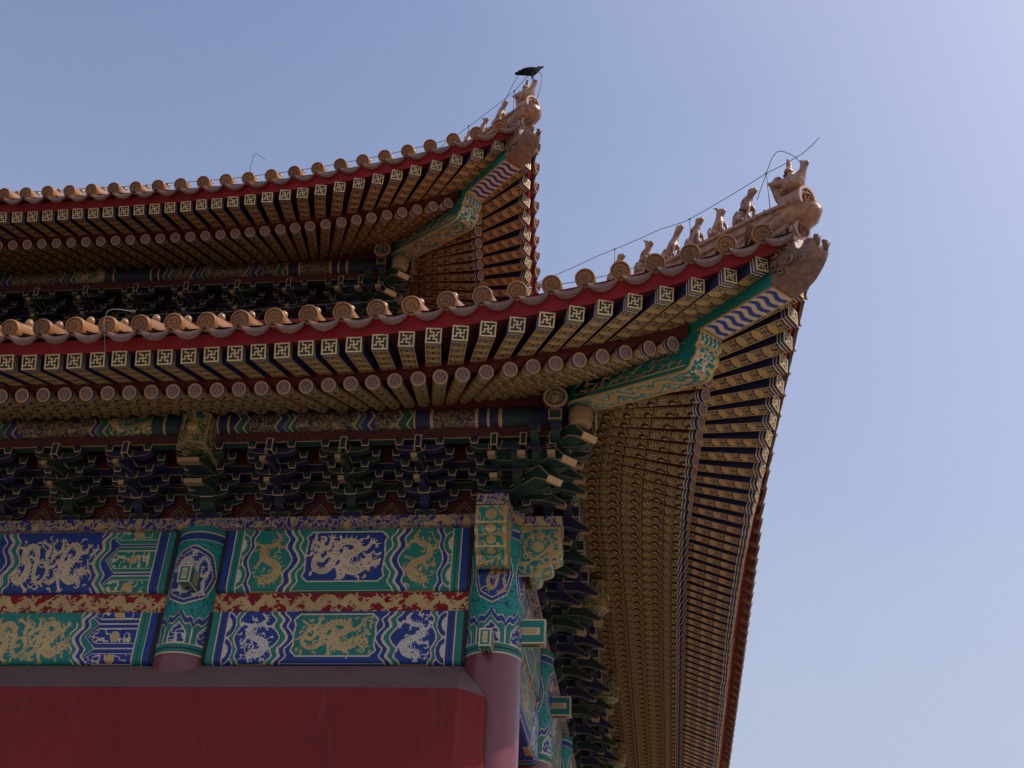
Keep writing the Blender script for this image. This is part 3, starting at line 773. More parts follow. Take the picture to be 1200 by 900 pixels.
# ---- wall with its sloped plaster shoulder and chamfered end
YW, ZW = 0.205, 1.163
prof_plan = [(X_END-.6, -YW), (-0.070, -YW), (0.000, -0.130), (0.000, 0.02), (-0.02, 0.06), (X_END-.6, 0.06)]
b = MB(); n = len(prof_plan)
bat = 0.012
lo = [(x - (bat if i in (1, 2, 3) else 0)*0 + (bat if i in (2, 3) else 0), y - (bat*1.6 if i in (0, 1) else bat if i == 2 else 0), GZ) for i, (x, y) in enumerate(prof_plan)]
hi = [(x, y, ZW) for x, y in prof_plan]
for i in range(n): b.face([lo[i], lo[(i+1) % n], hi[(i+1) % n], hi[i]], 'wall')
b.face(hi, 'wall')
wall = part(b.build('wall', hall, loc=(-1.5, -0.1, GZ)))
b = MB()
top = [(X_END-.6, -0.040, Z_LOW-.002), (-0.095, -0.040, Z_LOW-.002), (-0.068, -0.020, Z_LOW-.002), (-0.068, 0.0, Z_LOW-.002)]
low = [(X_END-.6, -YW-.001, ZW-.0005), (-0.0695, -YW-.001, ZW-.0005), (0.001, -0.1305, ZW-.0005), (0.001, 0.02, ZW-.0005)]
for i in range(3): b.face([low[i], low[i+1], top[i+1], top[i]], 'shoulder')
sub(b.build('wall_shoulder', None, loc=(-1.5, -0.1, ZW)), wall)
for x in (-1.455, -1.175, -.62):          # little wire hooks left in the plaster
    b = MB(); b.tube([(x, -.085, 1.270), (x+.004, -.118, 1.262), (x+.003, -.124, 1.238), (x-.004, -.120, 1.232)], .0009, 'rod', 6)
    sub(b.build('hook', None, loc=(x, -.085, 1.27)), wall)
# inner core: an unseen solid box, added so that no light leaks through the hall
b = MB(); b.box((X_END/2-.4, 2.7, 1.2), (-X_END/2+.3, 2.62, 1.55), 'wall')
part(b.build('light_leak_block', hall, loc=(-2, 2, GZ)))

# ------------------------------------------------------------------ bracket sets
DK = 1/44.0; LH = 0.0406
def zl(k): return Z_PT + k*LH
def arm(b, cy, k, half, cx=0.0, c='dim', cb='dimg', x0=None, x1=None):
    """lateral arm with upcurved ends and a block on each end"""
    z0 = zl(k)-0.004; h = LH*0.56; t = 0.58*DK
    h0, h1 = (-half if x0 is None else x0), (half if x1 is None else x1)
    prof = [(h0, z0+h), (h0, z0+h*.62)]
    e = 0.042
    for a in (0.25, 0.5, 0.75): prof.append((h0 + e*a, z0 + h*.62*(1-a)**2))
    prof += [(h0+e, z0), (h1-e, z0)]
    for a in (0.75, 0.5, 0.25): prof.append((h1 - e*a, z0 + h*.62*(1-a)**2))
    prof += [(h1, z0+h*.62), (h1, z0+h)]
    b.prism(prof, (cx, cy, 0), (1, 0, 0), (0, 0, 1), (0, -1, 0), t, c)
    for (xa, za), (xb, zb_) in zip(prof[:-1], prof[1:]):          # gilt line along the lower edge
        f = lambda x, z: (cx+x, cy-t-.0006, z)
        if abs(xa-xb) < 1e-6: continue
        b.face([f(xa, za), f(xb, zb_), f(xb, zb_+.0026), f(xa, za+.0026)], 'dull')
    for x in (h0+0.014, h1-0.014):
        block(b, cx+x, cy, z0+h, cb)
def block(b, x, y, z, c, w=0.64, h=None):
    """a bearing block: tapered foot, upright sides, gilt arrises on the lower edges and corners"""
    w = w*DK; h = LH*0.56 if h is None else h; t = 0.82*DK
    lo = [(x-w*.72, y-t*.72, z), (x+w*.72, y-t*.72, z), (x+w*.72, y+t*.72, z), (x-w*.72, y+t*.72, z)]
    md = [(x+(p[0]-x)/.72, y+(p[1]-y)/.72, z+h*.42) for p in lo]; hi = [(p[0], p[1], z+h) for p in md]
    for i in range(4):
        j = (i+1) % 4
        b.face([lo[i], lo[j], md[j], md[i]], c); b.face([md[i], md[j], hi[j], hi[i]], c)
    b.face(lo[::-1], c)
    q = .0023
    b.face([(lo[0][0]-.001, lo[0][1]-.0008, z-.0004), (lo[1][0]+.001, lo[1][1]-.0008, z-.0004), (lo[1][0]+.002, lo[1][1]-.0022, z+q), (lo[0][0]-.002, lo[0][1]-.0022, z+q)], 'tan')
    yy = md[0][1]-.0008
    for sx in (-1, 1):
        xe = x+sx*w; b.face([(xe, yy, z+h*.42), (xe, yy, z+h), (xe-sx*q, yy, z+h), (xe-sx*q, yy, z+h*.42)][::sx], 'tan')
        b.face([(x+sx*w*.72, lo[0][1]-.0008, z), (xe, yy, z+h*.42), (xe-sx*q, yy, z+h*.42), (x+sx*w*.72-sx*q, lo[0][1]-.0008, z)][::sx], 'tan')
def out_arm(b, x, k, reach, c, hw=0.55):
    z0 = zl(k)-0.004; h = LH*0.95
    prof = [(0.05, z0+h), (0.05, z0), (-reach+0.035, z0), (-reach+.012, z0+h*.25), (-reach-.006, z0+h*.62), (-reach-.006, z0+h)]
    b.prism(prof, (x, 0, 0), (0, 1, 0), (0, 0, 1), (1, 0, 0), hw*DK, c, edge='dull', w=0.0026)
def lever(b, x, k, reach, c, hw=0.6, tip='tan'):
    """downward slanting beak"""
    z0 = zl(k); L = reach + 3.4*DK
    prof = [(0.0, z0+LH*.95), (0.0, z0), (-reach+.01, z0-.002), (-L, z0-LH*.62), (-L-0.004, z0-LH*.30), (-reach-.012, z0+LH*.95)]
    b.prism(prof, (x, 0, 0), (0, 1, 0), (0, 0, 1), (1, 0, 0), hw*DK, c, edge='dull', w=0.0026)
    y0, y1 = -L-0.004, -L
    if hw < 1: hw = hw*.9; tip = 'dull'
    tip = 'dull'
    b.face([(x-hw*DK, y1-.001, z0-LH*.63), (x+hw*DK, y1-.001, z0-LH*.63), (x+hw*DK, y0-.002, z0-LH*.29), (x-hw*DK, y0-.002, z0-LH*.29)], tip)
    tip = 'dull'
    b.face([(x-hw*DK, y1, z0-LH*.64), (x-hw*DK, y1+.032, z0-LH*.46-.001), (x+hw*DK, y1+.032, z0-LH*.46-.001), (x+hw*DK, y1, z0-LH*.64)], tip)
def nose(b, x, c, w=0.0115, out=0.246, z0=None):
    z0 = zl(4)-.004 if z0 is None else z0
    b.gbox((x, -(out+.02)/2, z0+0.022), (w, (out-.02)/2, 0.0225), c, w=0.0032, edge='pale')
def bracket_mesh(c, cb, head=False):
    b = MB()
    bw = 2.0 if head else 1.5
    lo = [(-bw*DK*.72, -1.1*DK, zl(0)), (bw*DK*.72, -1.1*DK, zl(0)), (bw*DK*.72, 1.1*DK, zl(0)), (-bw*DK*.72, 1.1*DK, zl(0))]
    md = [(p[0]/.72, p[1]/.72, zl(0)+LH*.40) for p in lo]; hi = [(p[0], p[1], zl(0)+LH*.98) for p in md]
    for i in range(4):
        j = (i+1) % 4
        b.gface([lo[i], lo[j], md[j], md[i]], cb, 'dull', .003); b.gface([md[i], md[j], hi[j], hi[i]], cb, 'dull', .003)
    q = 1.35 if head else 1.0
    out_arm(b, 0, 1, 3*DK, c, 0.62*q if not head else 1.1)
    block(b, 0, -3*DK, zl(1)+LH*.95-.004, cb, 0.95*q)
    lever(b, 0, 2, 6*DK, c, 0.46 if not head else 1.35)
    block(b, 0, -6*DK, zl(2)+LH*.95-.004, cb, 0.95*q)
    lever(b, 0, 3, 9*DK, c, 0.46 if not head else 1.6)
    block(b, 0, -9*DK, zl(3)+LH*.95-.004, cb, 0.95*q)
    arm(b, 0, 1, 3.1*DK, 0, c, cb); arm(b, 0, 2, 4.6*DK, 0, c, cb)
    arm(b, -3*DK, 2, 3.1*DK, 0, c, cb); arm(b, -3*DK, 3, 4.6*DK, 0, c, cb)
    arm(b, -6*DK, 3, 3.1*DK, 0, c, cb); arm(b, -6*DK, 4, 4.6*DK, 0, c, cb)
    arm(b, -9*DK, 4, 3.6*DK, 0, c, cb)
    if not head: nose(b, 0, c)
    return b
def beam_nose_mesh():
    """the beam's pointed gilded nose over a column"""
    b = MB()
    z0, z1, w, o = zl(4)-.006, zl(4)+0.112, 0.048, 0.315
    pts = [(-w, -.05), (-w, -o+.025), (0, -o), (w, -o+.025), (w, -.05)]
    top = [(x, y, z1 + (0.012 if i == 2 else 0)) for i, (x, y) in enumerate(pts)]; bot = [(x, y, z0) for x, y in pts]
    for i in range(4):
        f = [bot[i], bot[i+1], top[i+1], top[i]]; b.gface(f, 'gscroll', 'gold', 0.004)
    b.gface([bot[4], bot[3], bot[2], bot[1], bot[0]], 'gscroll', 'gold', 0.004); b.face(top, 'dimg')
    b.sphere((0, -o+.006, (z0+z1)/2+.004), 0.02, 'gold', 12, 8, (1, .45, 1))
    return b
sets = {}
def bracket_at(x, parity, kind, side=False, up=False):
    key = (parity, kind)
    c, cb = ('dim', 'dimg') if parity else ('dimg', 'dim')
    loc = np.array(mirror((x, 0, 0)) if side else (x, 0, 0), float)
    if up: loc = loc + UPPER
    if key not in sets:
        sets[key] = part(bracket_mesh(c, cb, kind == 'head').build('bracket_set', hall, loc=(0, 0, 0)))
        o = sets[key]
        if kind == 'head': q = beam_nose_mesh().build('beam_nose', None); q.parent = o; q.location = (0, 0, 0)
    else:
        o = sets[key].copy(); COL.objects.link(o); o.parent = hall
        for ch in sets[key].children: q = ch.copy(); COL.objects.link(q); q.parent = o
    o.location = loc*S - np.array(hall.location)
    o.rotation_euler = (0, 0, rad(90) if side else 0)
    return o
for up in (False, True):
    k = 1; x = -0.25
    while x > -3.5:
        head = (not up) and any(abs(x-q) < .01 for q in front_cols)
        bracket_at(x, k % 2, 'head' if head else 'plain', up=up); k += 1; x -= 0.25
    nmax = 17 if not up else 4
    for k in range(1, nmax):
        y = -W2/4*k
        bracket_at(y, k % 2, 'head' if (k % 4 == 0 and not up) else 'plain', side=True, up=up)

def corner_set(up):
    b = MB(); c, cb = 'dimg', 'dim'
    b.gbox((0, 0, zl(0)+LH*.5), (2*DK, 2*DK, LH*.5), cb, w=.003)
    for side in (False, True):
        t = MB()
        for k, cy, hf in ((1, 0, 3.1), (2, 0, 4.6), (2, -3, 3.1), (3, -3, 4.6), (3, -6, 3.1), (4, -6, 4.6), (4, -9, 3.6)):
            arm(t, cy*DK, k, 0, 0, c, cb, x0=-hf*DK, x1=(3*k)*DK + 1.4*DK)
        for x in (0.0, 4.2*DK, 8.4*DK):
            lv = 2 if x > 5*DK else 3
            if x == 0.0: lever(t, x, 2, 6*DK, c)
            lever(t, x, 3, 9*DK, c); nose(t, x, c)
            block(t, x, -9*DK, zl(3)+LH*.95-.004, cb, 0.95)
        # small boards that stand between the arms
        if side:
            t.v = [mirror(p) for p in t.v]; t.f = [f[::-1] for f in t.f]
        b.merge(t)
    e = np.array([1, -1, 0])/math.sqrt(2); f = np.array([1, 1, 0])/math.sqrt(2)
    for k, (t0, t1, zz) in enumerate(((0.0, 0.200, 1.893), (0.02, 0.250, 1.936), (0.05, 0.318, 1.978))):   # diagonal levers with gilt tips
        d0, d1 = t0*math.sqrt(2), t1*math.sqrt(2); w = 0.029; h = 0.020
        prof = [(d0, zz+h), (d0, zz-h), (d1-.075, zz-h), (d1-.010, zz-h-.035), (d1, zz-h-.018), (d1-.05, zz+h)]
        b.prism(prof, (0, 0, 0), e, (0, 0, 1), f, w, c, edge='tan', w=.0032)
        A = lambda d, z, s: e*d + f*s*w + np.array([0, 0, z])
        b.face([A(d1-.011, zz-h-.0365, -1), A(d1+.001, zz-h-.0185, -1), A(d1+.001, zz-h-.0185, 1), A(d1-.011, zz-h-.0365, 1)], 'tan')
        b.face([A(d1-.011, zz-h-.0368, -1), A(d1-.011, zz-h-.0368, 1), A(d1-.036, zz-h-.0225, 1), A(d1-.036, zz-h-.0225, -1)], 'tan')
        for s in (-1, 1):
            b.box(e*(d0+d1-.12)/2 + f*s*(w+.0012) + np.array([0, 0, zz]), ((d1-d0-.13)/2, .0012, .0035), 'tan', ax=[e, f, (0, 0, 1)])
    # the gilt vase under the corner beam
    prof = [(0.0, 0), (.026, 0), (.034, .010), (.038, .020), (.0365, .026), (.040, .034), (.041, .044), (.0385, .050), (.040, .056), (.036, .066), (.030, .073), (.026, .078), (.030, .083), (.030, .10)]
    cx = np.array([0.283, -0.283, 1.985])
    rg = [[b.vert(cx + np.array([r*math.cos(a), r*math.sin(a), z])) for a in np.linspace(0, 2*math.pi, 17)[:-1]] for r, z in prof]
    for j in range(len(rg)-1):
        for i in range(16): b.iface([rg[j][i], rg[j][(i+1) % 16], rg[j+1][(i+1) % 16], rg[j+1][i]], 'dull', True)
    return part(b.build('bracket_set', hall, up=up, loc=(0, 0, Z_PT)))
corner_set(False); corner_set(True)

# tie beams, cushion boards behind the brackets, eave beam and purlin of each eave
PUR_Y, PUR_Z, PUR_R = 0.2045, 2.0765, 0.0400
def purlin_mesh(x0, x1, nseg=24, up=False):
    b = MB(); segs = []
    x = x1 - 0.21
    # painted divisions along its length, from the corner
    lens = [(0.10, 'dimg'), (0.012, 'tan'), (0.03, 'dim'), (0.008, 'tan'), (0.03, 'dim'), (0.010, 'tan'), (0.14, 'oval'), (0.010, 'tan'), (0.05, 'dim'), (0.006, 'tan'), (0.035, 'zgreen'), (0.095, 'purlin_gold'), (0.03, 'zblue'), (0.02, 'zgreen'), (0.22, 'purlin_gold'), (0.02, 'zgreen'), (0.03, 'zblue'), (0.11, 'purlin_gold'), (0.03, 'zgreen'), (0.04, 'dim'), (0.008, 'tan'), (0.03, 'dim'), (0.008, 'tan'), (0.05, 'dimg'), (0.09, 'dim'), (0.04, 'dimg'), (0.008, 'tan'), (0.04, 'dimg'), (0.15, 'gscroll'), (0.03, 'zgreen'), (0.02, 'zblue'), (0.28, 'purlin_gold'), (0.03, 'zblue'), (0.03, 'zgreen')]
    segs.append((x, x1-.006, 'dim')); i = 0
    segs.append((x1-.006, x1, 'gold'))
    while x > x0:
        L, m = lens[i % len(lens)]; segs.append((max(x-L, x0), x, m)); x -= L; i += 1
    for a, c_, m in segs:
        amp = 0.022 if m.startswith('z') else 0.0
        mm = {'zgreen': 'midg', 'zblue': 'midb', 'oval': 'purlin_gold'}.get(m, m)
        for k in range(nseg):
            t0, t1 = 2*math.pi*k/nseg, 2*math.pi*(k+1)/nseg
            s0_, s1_ = amp*abs(((k % 6)/3)-1), amp*abs((((k+1) % 6)/3)-1)
            P = lambda xx, t: (xx, -PUR_Y - PUR_R*math.cos(t), PUR_Z + PUR_R*math.sin(t))
            b.face([P(a, t0), P(a, t1), P(c_, t1), P(c_, t0)], mm, smooth=True)
            if amp:
                Q = lambda xx, t: (xx, -PUR_Y - (PUR_R+.0008)*math.cos(t), PUR_Z + (PUR_R+.0008)*math.sin(t))
                b.face([Q(a-.004+s0_-amp, t0), Q(a-.004+s1_-amp, t1), Q(c_+s1_-amp, t1), Q(c_+s0_-amp, t0)], mm, smooth=True)
                for xx in (a-amp, c_-amp):
                    Q2 = lambda x2, t: (x2, -PUR_Y - (PUR_R+.0014)*math.cos(t), PUR_Z + (PUR_R+.0014)*math.sin(t))
                    b.face([Q2(xx-.003+s0_, t0), Q2(xx-.003+s1_, t1), Q2(xx+.003+s1_, t1), Q2(xx+.003+s0_, t0)], 'tan', smooth=True)
    # gilded end disc
    for r0, r1, m in ((0, .026, 'gscroll'), (.026, .031, 'dim'), (.031, .0395, 'tan')):
        for k in range(nseg):
            t0, t1 = 2*math.pi*k/nseg, 2*math.pi*(k+1)/nseg
            P = lambda r, t: (x1+.0005, -PUR_Y - r*math.cos(t), PUR_Z + r*math.sin(t))
            b.face([P(r0, t0), P(r1, t0), P(r1, t1), P(r0, t1)] if r0 else [P(0, 0), P(r1, t0), P(r1, t1)], m)
    return b
for up in (False, True):
    for side in (False, True):
        end = (-Y_END if not up else -2.6) if side else -4.1
        dz = 0.0005 if side else 0.0
        part(purlin_mesh(end, 0.332, up=up).build('purlin', hall, side=side, up=up, loc=(end/2, -PUR_Y, PUR_Z)))
        b = MB()
        b.box(((end+.315)/2, -PUR_Y, 2.0175+dz), ((.315-end)/2, .016, .0185), 'fret'); b.box(((end+.318)/2, -PUR_Y, 1.9983+dz), ((.318-end)/2, .017, .0016), 'dimg', mats={'-y': 'tan', '+y': 'tan'})
        b.gbox((0.322, -PUR_Y, 2.016), (.006, .021, .018), 'dimg', w=.003)
        part(b.build('eave_beam', hall, side=side, up=up, loc=(end/2, -PUR_Y, 2.0)))
        b = MB()
        for cy, k in ((0, 3), (0, 4), (-3*DK, 4)):
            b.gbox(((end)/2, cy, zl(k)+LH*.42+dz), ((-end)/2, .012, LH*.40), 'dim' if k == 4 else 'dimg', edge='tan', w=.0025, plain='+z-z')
        b.box((end/2, .012, (Z_PT+2.34)/2), (-end/2, .009, (2.34-Z_PT)/2-.001), 'maroon')
        b.box((end/2, -3*DK-.016, (zl(4)+LH*.84+2.24)/2), (-end/2, .004, (2.24-zl(4)-LH*.84)/2), 'maroon')
        part(b.build('tie_beam', hall, side=side, up=up, loc=(end/2, 0, zl(3))))
        # red flame panels with a green outline between the sets
        step = W2/4 if side else 0.25; n = min(int(-end/step), 9 if (up and not side) or not side else (17 if not up else 3)); src = None
        for i in range(n):
            xc = -step*(i+.5)
            if src is None:
                b = MB()
                b.box((xc, .0022, Z_PT+LH*1.05), (.078, .0005, LH*1.05), 'maroon')
                for sc, m, dy in ((1.0, 'dull', 0), (.95, 'dimg', .0006), (.82, 'dull', .0012), (.77, 'maroon', .0018), (.52, 'board_scroll', .0024)):
                    w, h = .075*sc, LH*2.1*sc
                    pts = [(-w, 0), (w, 0), (w*.80, h*.32), (w*.42, h*.50), (w*.30, h*.72), (w*.12, h*.88), (0, h), (-w*.12, h*.88), (-w*.30, h*.72), (-w*.42, h*.50), (-w*.80, h*.32)]
                    b.face([(xc+a, .0012-dy, Z_PT+.001+c_+(1-sc)*.004) for a, c_ in pts], m)
                src = part(b.build('flame_board', hall, side=side, up=up, loc=(xc, 0, Z_PT)))
            else:
                o = src.copy(); COL.objects.link(o); o.parent = hall
                if side: o.location.y += step*i*S
                else: o.location.x -= step*i*S

# upper storey wall and beam band, seen over the lower tiles
for side in (False, True):
    b = MB(); end = -4.0 if not side else -5
    b.box((end/2, -.005, 1.57), (-end/2 + .05, 0.062 if not side else .0615, Z_PT-1.57-.001), 'gscroll'); b.box((end/2, -.01, 1.44), (-end/2+.05, .06 if not side else .0595, .10), 'red')
    part(b.build('beam', hall, side=side, up=True, loc=(end/2, 0, 1.3)))

# ------------------------------------------------------------------ eaves: rows measured along the front, mirrored for the side
def poly_lift(c0, c2, c3, c4):
    def f(x):
        t = np.clip(np.asarray(x, float)+1.0, 0, None); return c0 + c2*t**2 + c3*t**3 + c4*t**4
    return f
z_sq = poly_lift(1.921, .019, -.001, .011); z_rd = poly_lift(1.942, -.007, .032, -.006); z_tl = poly_lift(1.996, .045, -.006, .006)
def y_sq(x): return -(0.823 + .105*np.clip((x+1.3)/2.15, 0, 1.2)**2)
def y_rd(x): return -(0.619 + .075*np.clip((x+1.3)/1.94, 0, 1.2)**3)
def y_tl(x): return -(0.886 + .088*np.clip((x+.35)/1.27, 0, 1.2)**1.75)
def fan(x, xc, x0=-0.42): return rad(43)*np.clip((x-x0)/(xc-x0), 0, 1)
def rd_line(x):
    """end point and inner point of a round rafter's axis"""
    a = float(fan(x, 0.64)); E = np.array([x, float(y_rd(x)), float(z_rd(x))]); d = np.array([-math.sin(a), math.cos(a), 0])
    dp = (-E[1]-PUR_Y)/math.cos(a); s = a/rad(43); zp = PUR_Z+PUR_R+0.024+0.055*s
    sl = (zp-E[2])/dp; L = (-E[1]+0.03)/math.cos(a)
    return E, E + d*L + np.array([0, 0, sl*L]), sl
def sq_line(x):
    a = float(fan(x, 0.88)); E = np.array([x, float(y_sq(x)), float(z_sq(x))]); d = np.array([-math.sin(a), math.cos(a), 0])
    L = (-E[1] - 0.560 + 0.03*a)/math.cos(a); I = E + d*L
    # rests on the round rafters' boarding
    Er, Ir, sl = rd_line(min(I[0], .6)); t = (-Er[1]+I[1])
    zt = Er[2] + sl*max(t, 0) + 0.023 + 0.010 + 0.021
    return E, np.array([I[0], I[1], zt])
xs_sq = [-0.394 - .0698*k for k in range(100)][::-1] + [-.322, -.247, -.169, -.093, -.016, .063, .145, .227, .310, .391, .472, .558, .644, .733, .819]
xs_rd = [-0.451 - .0697*k for k in range(100)][::-1] + [-.383, -.316, -.248, -.177, -.110, -.043, .028, .099, .167, .234, .304, .371, .438, .508, .575]
xs_tl = [-0.453 - .0996*k for k in range(70)][::-1] + [-.354, -.256, -.156, -.055, .046, .144, .241, .335, .433, .529, .626, .725, .823]

def fret_grid():
    """gilt fret: four dark T shapes turning about the centre inside a gilt frame"""
    g = np.ones((9, 9), int)
    for x, y in [(2, 0), (3, 0), (4, 0), (5, 0), (6, 0), (4, 1), (4, 2)]:
        for _ in range(4):
            g[y+1, x+1] = 0; x, y = 6-y, x
    return g
FRET = fret_grid()
SHOU = ["....#####....", "..##..#..##..", ".#..#####..#.", ".##...#...##.", "#.#########.#", "#...#...#...#", "###########.#", "#...#...#...#", "#.#########.#", ".##...#...##.", ".#.#######.#.", "..##..#..##..", "....#####...."]
def frame(axis):
    t = axis/np.linalg.norm(axis); s = np.cross(t, (0, 0, 1)); s /= np.linalg.norm(s); n = np.cross(s, t)
    return t, s, n
HS = 0.0226
def square_rafter(x, L_extra=0.0):
    E, I = sq_line(x); t, s, n = frame(I-E); L = np.linalg.norm(I-E); b = MB()
    jr = np.random.default_rng(int((x+60)*1733)); skew = (float(z_sq(x+.03))-float(z_sq(x-.03)))/.06 + (jr.random()-.5)*.05
    E = E + np.array([(jr.random()-.5)*.003, (jr.random()-.5)*.004, (jr.random()-.5)*.0018])
    s = s + np.array([0, 0, skew])*s[0]
    P = lambda u, a, c: E + t*u + s*a*HS + n*c*HS
    per = 0.054; cuts = [0, .004, .010, .014, .020, .024, L]; mats = ['gold', 'navy', 'white', 'navy', 'white', None]
    for (u0, u1), m in zip(zip(cuts[:-1], cuts[1:]), mats):
        b.face([P(u0, -1, -1), P(u1, -1, -1), P(u1, 1, -1), P(u0, 1, -1)], m or 'sq_soffit', uv=[(u0/per, 0), (u1/per, 0), (u1/per, 1), (u0/per, 1)])
        for a in (-1, 1):
            q = [P(u0, a, -1), P(u0, a, 1), P(u1, a, 1), P(u1, a, -1)]
            b.face(q if a < 0 else q[::-1], m or 'navy')
    b.face([P(0, -1, 1), P(0, 1, 1), P(L, 1, 1), P(L, -1, 1)], 'navy')
    c = np.cumsum([0, .85, 1.35, .75, 1.2, .8, 1.2, .75, 1.35, .85]); c = -1 + 2*c/c[-1]
    for i in range(9):
        for j in range(9):
            q = [P(0, c[i], c[j]), P(0, c[i+1], c[j]), P(0, c[i+1], c[j+1]), P(0, c[i], c[j+1])]
            b.face(q, 'fretgold' if FRET[8-j, i] else 'dark')
    return b, E
RR = 0.0228
def round_rafter(x):
    E, I, _ = rd_line(x); t, s, n = frame(I-E); L = np.linalg.norm(I-E); b = MB(); N = 16
    P = lambda u, k, r=1.0: E + t*u + RR*r*(s*math.cos(2*math.pi*k/N) + n*math.sin(2*math.pi*k/N))
    per = 0.085; cuts = [0, .010, .014, .020, .024, L]; mats = ['navy', 'white', 'navy', 'white', None]
    for (u0, u1), m in zip(zip(cuts[:-1], cuts[1:]), mats):
        for k in range(N):
            v0, v1 = ((k+N*3/4+.0) % N)/N, ((k+N*3/4) % N + 1)/N
            low = 8 <= k < 16
            b.face([P(u0, k), P(u1, k), P(u1, k+1), P(u0, k+1)], m or ('rd_soffit' if low else 'maroon'), uv=[(u0/per, (k-8)/8), (u1/per, (k-8)/8), (u1/per, (k-7)/8), (u0/per, (k-7)/8)], smooth=True)
    # end: gilt ring and the round longevity emblem on purple
    R0 = 0.80
    for k in range(N):
        b.face([P(-.0008, k), P(-.0008, k+1), P(-.0008, k+1, R0), P(-.0008, k, R0)][::-1], 'tan')
        b.face([P(0, k, R0), P(0, k+1, R0), P(0, 0, 0)][::-1], 'purple')
    nC = 13; h = RR*R0/6.9
    for j, row in enumerate(SHOU):
        for i, ch in enumerate(row):
            if ch == '#' and math.hypot(i-6, j-6) < 6.6:
                a, c_ = (i-6)*h, (6-j)*h; h2 = h*0.40; hx = h*.52
                b.face([E - t*.0008 + s*(a+du) + n*(c_+dv) for du, dv in ((-hx, -h2), (hx, -h2), (hx, h2), (-hx, h2))], 'pink')
    return b, E
RT_ = 0.0300
SLOPE = 0.45
def roof_z(x, y):
    """height of the tile bed on the front slope at (x, y)"""
    d = y - float(y_tl(x)); return float(z_tl(x)) - 0.004 + SLOPE*d + 0.05*max(d, 0)**2
def tile_axis(x):
    return np.array([0, 1, SLOPE])/math.hypot(1, SLOPE)
def tile_end(x):
    t = tile_axis(x); jit = np.random.default_rng(int((x+50)*1000)); t = t + np.array([(jit.random()-.5)*.15, 0, (jit.random()-.5)*.10]); t /= np.linalg.norm(t)
    E = np.array([x, float(y_tl(x)), float(z_tl(x)) + (jit.random()-.5)*.003]); s = np.cross(t, (0, 0, 1)); s /= np.linalg.norm(s); n = np.cross(s, t); b = MB(); N = 24
    def ring(u, r): return [b.vert(E + t*u + .92*r*(s*math.cos(2*math.pi*k/N)+n*math.sin(2*math.pi*k/N))) for k in range(N)]
    prof = [(0.024, 0.0275), (0.016, 0.0285), (0.012, 0.0315), (-0.004, 0.0315), (-0.007, 0.0300), (-0.007, 0.0265), (-0.003, 0.0250), (-0.003, .0205), (-.005, .0195), (-.005, .0165), (-.003, .0155)]
    rg = [ring(u, r) for u, r in prof]
    for i in range(len(rg)-1):
        m = 'tile_dark' if i in (5, 6, 9) else 'tile_end'
        for k in range(N): b.iface([rg[i+1][k], rg[i+1][(k+1) % N], rg[i][(k+1) % N], rg[i][k]], m, i < 3)
    b.iface(rg[-1], 'tile_dark')
    # dragon relief in the middle of the disc
    a0 = jit.random()*6
    pts = [E - t*.0042 + .0118*q*(s*math.cos(a+a0) + n*math.sin(a+a0)) for a, q in zip(np.linspace(0, 5.2, 10), (1, .95, 1, .9, .95, .8, .7, .45, .25, .1))]
    b.tube(pts, [.0012, .0018, .0022, .0024, .0024, .0024, .0024, .0024, .0028, .0034], 'tile_end', 5)
    for q in range(7):
        a = a0 + q*.9 + jit.random()*.3; p = E - t*.0040
        b.tube([p + .0085*(s*math.cos(a)+n*math.sin(a)), p + .0150*(s*math.cos(a+.25)+n*math.sin(a+.25))], [.0016, .0010], 'tile_end', 5)
    # the barrel's first tile and its nail cap
    for k in range(14):
        a0, a1 = math.pi*k/14 - .25, math.pi*(k+1)/14 - .25
        Lb = max(.03, min(.17, (-x - float(y_tl(x))) - .03)); f = lambda u, a: E + t*(u if u < .1 else Lb) + .0262*(s*math.cos(a*1.16) + n*math.sin(a*1.16))
        b.face([f(.012, a0), f(.17, a0), f(.17, a1), f(.012, a1)][::-1], 'tile', smooth=True)
    if Lb > .12: b.sphere(E + t*.095 + n*.034, .0125, 'tile', 10, 6, (1, 1, 1.15))
    return b, E
def drip_tile(x):
    """the pan tile between two barrels, with its hanging lip"""
    y, z = float(y_tl(x)), float(z_tl(x)); t = tile_axis(x); s = np.array([1.0, 0, 0]); n = np.cross(s, t); b = MB(); n_ = 14
    slant = (float(z_tl(x+.05))-float(z_tl(x-.05)))/.1; s = np.array([1, 0, slant]); s /= np.linalg.norm(s)
    E = np.array([x, y-.004, z-.020]); w = .0455
    top = lambda q: E + s*q*w - n*.012*(1-q*q)
    lip = lambda q: E + s*q*w*.98 - n*(.012*(1-q*q) + .003 + .0215*math.sqrt(max(0, 1-q*q))*(1 + .035*math.cos(q*14))) - t*.008
    Q = np.linspace(-1, 1, n_+1)
    for q0, q1 in zip(Q[:-1], Q[1:]):
        b.face([lip(q0), lip(q1), top(q1), top(q0)], 'drip', smooth=True)
        a = lambda q: lip(q) + t*.009
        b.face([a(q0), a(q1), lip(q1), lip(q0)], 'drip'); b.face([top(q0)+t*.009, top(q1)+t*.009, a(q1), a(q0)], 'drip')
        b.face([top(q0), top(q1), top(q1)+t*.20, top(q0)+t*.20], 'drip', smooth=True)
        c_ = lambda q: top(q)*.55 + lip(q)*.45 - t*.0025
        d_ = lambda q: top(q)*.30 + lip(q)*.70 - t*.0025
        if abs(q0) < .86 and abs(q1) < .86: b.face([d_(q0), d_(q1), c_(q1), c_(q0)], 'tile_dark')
    return b, E

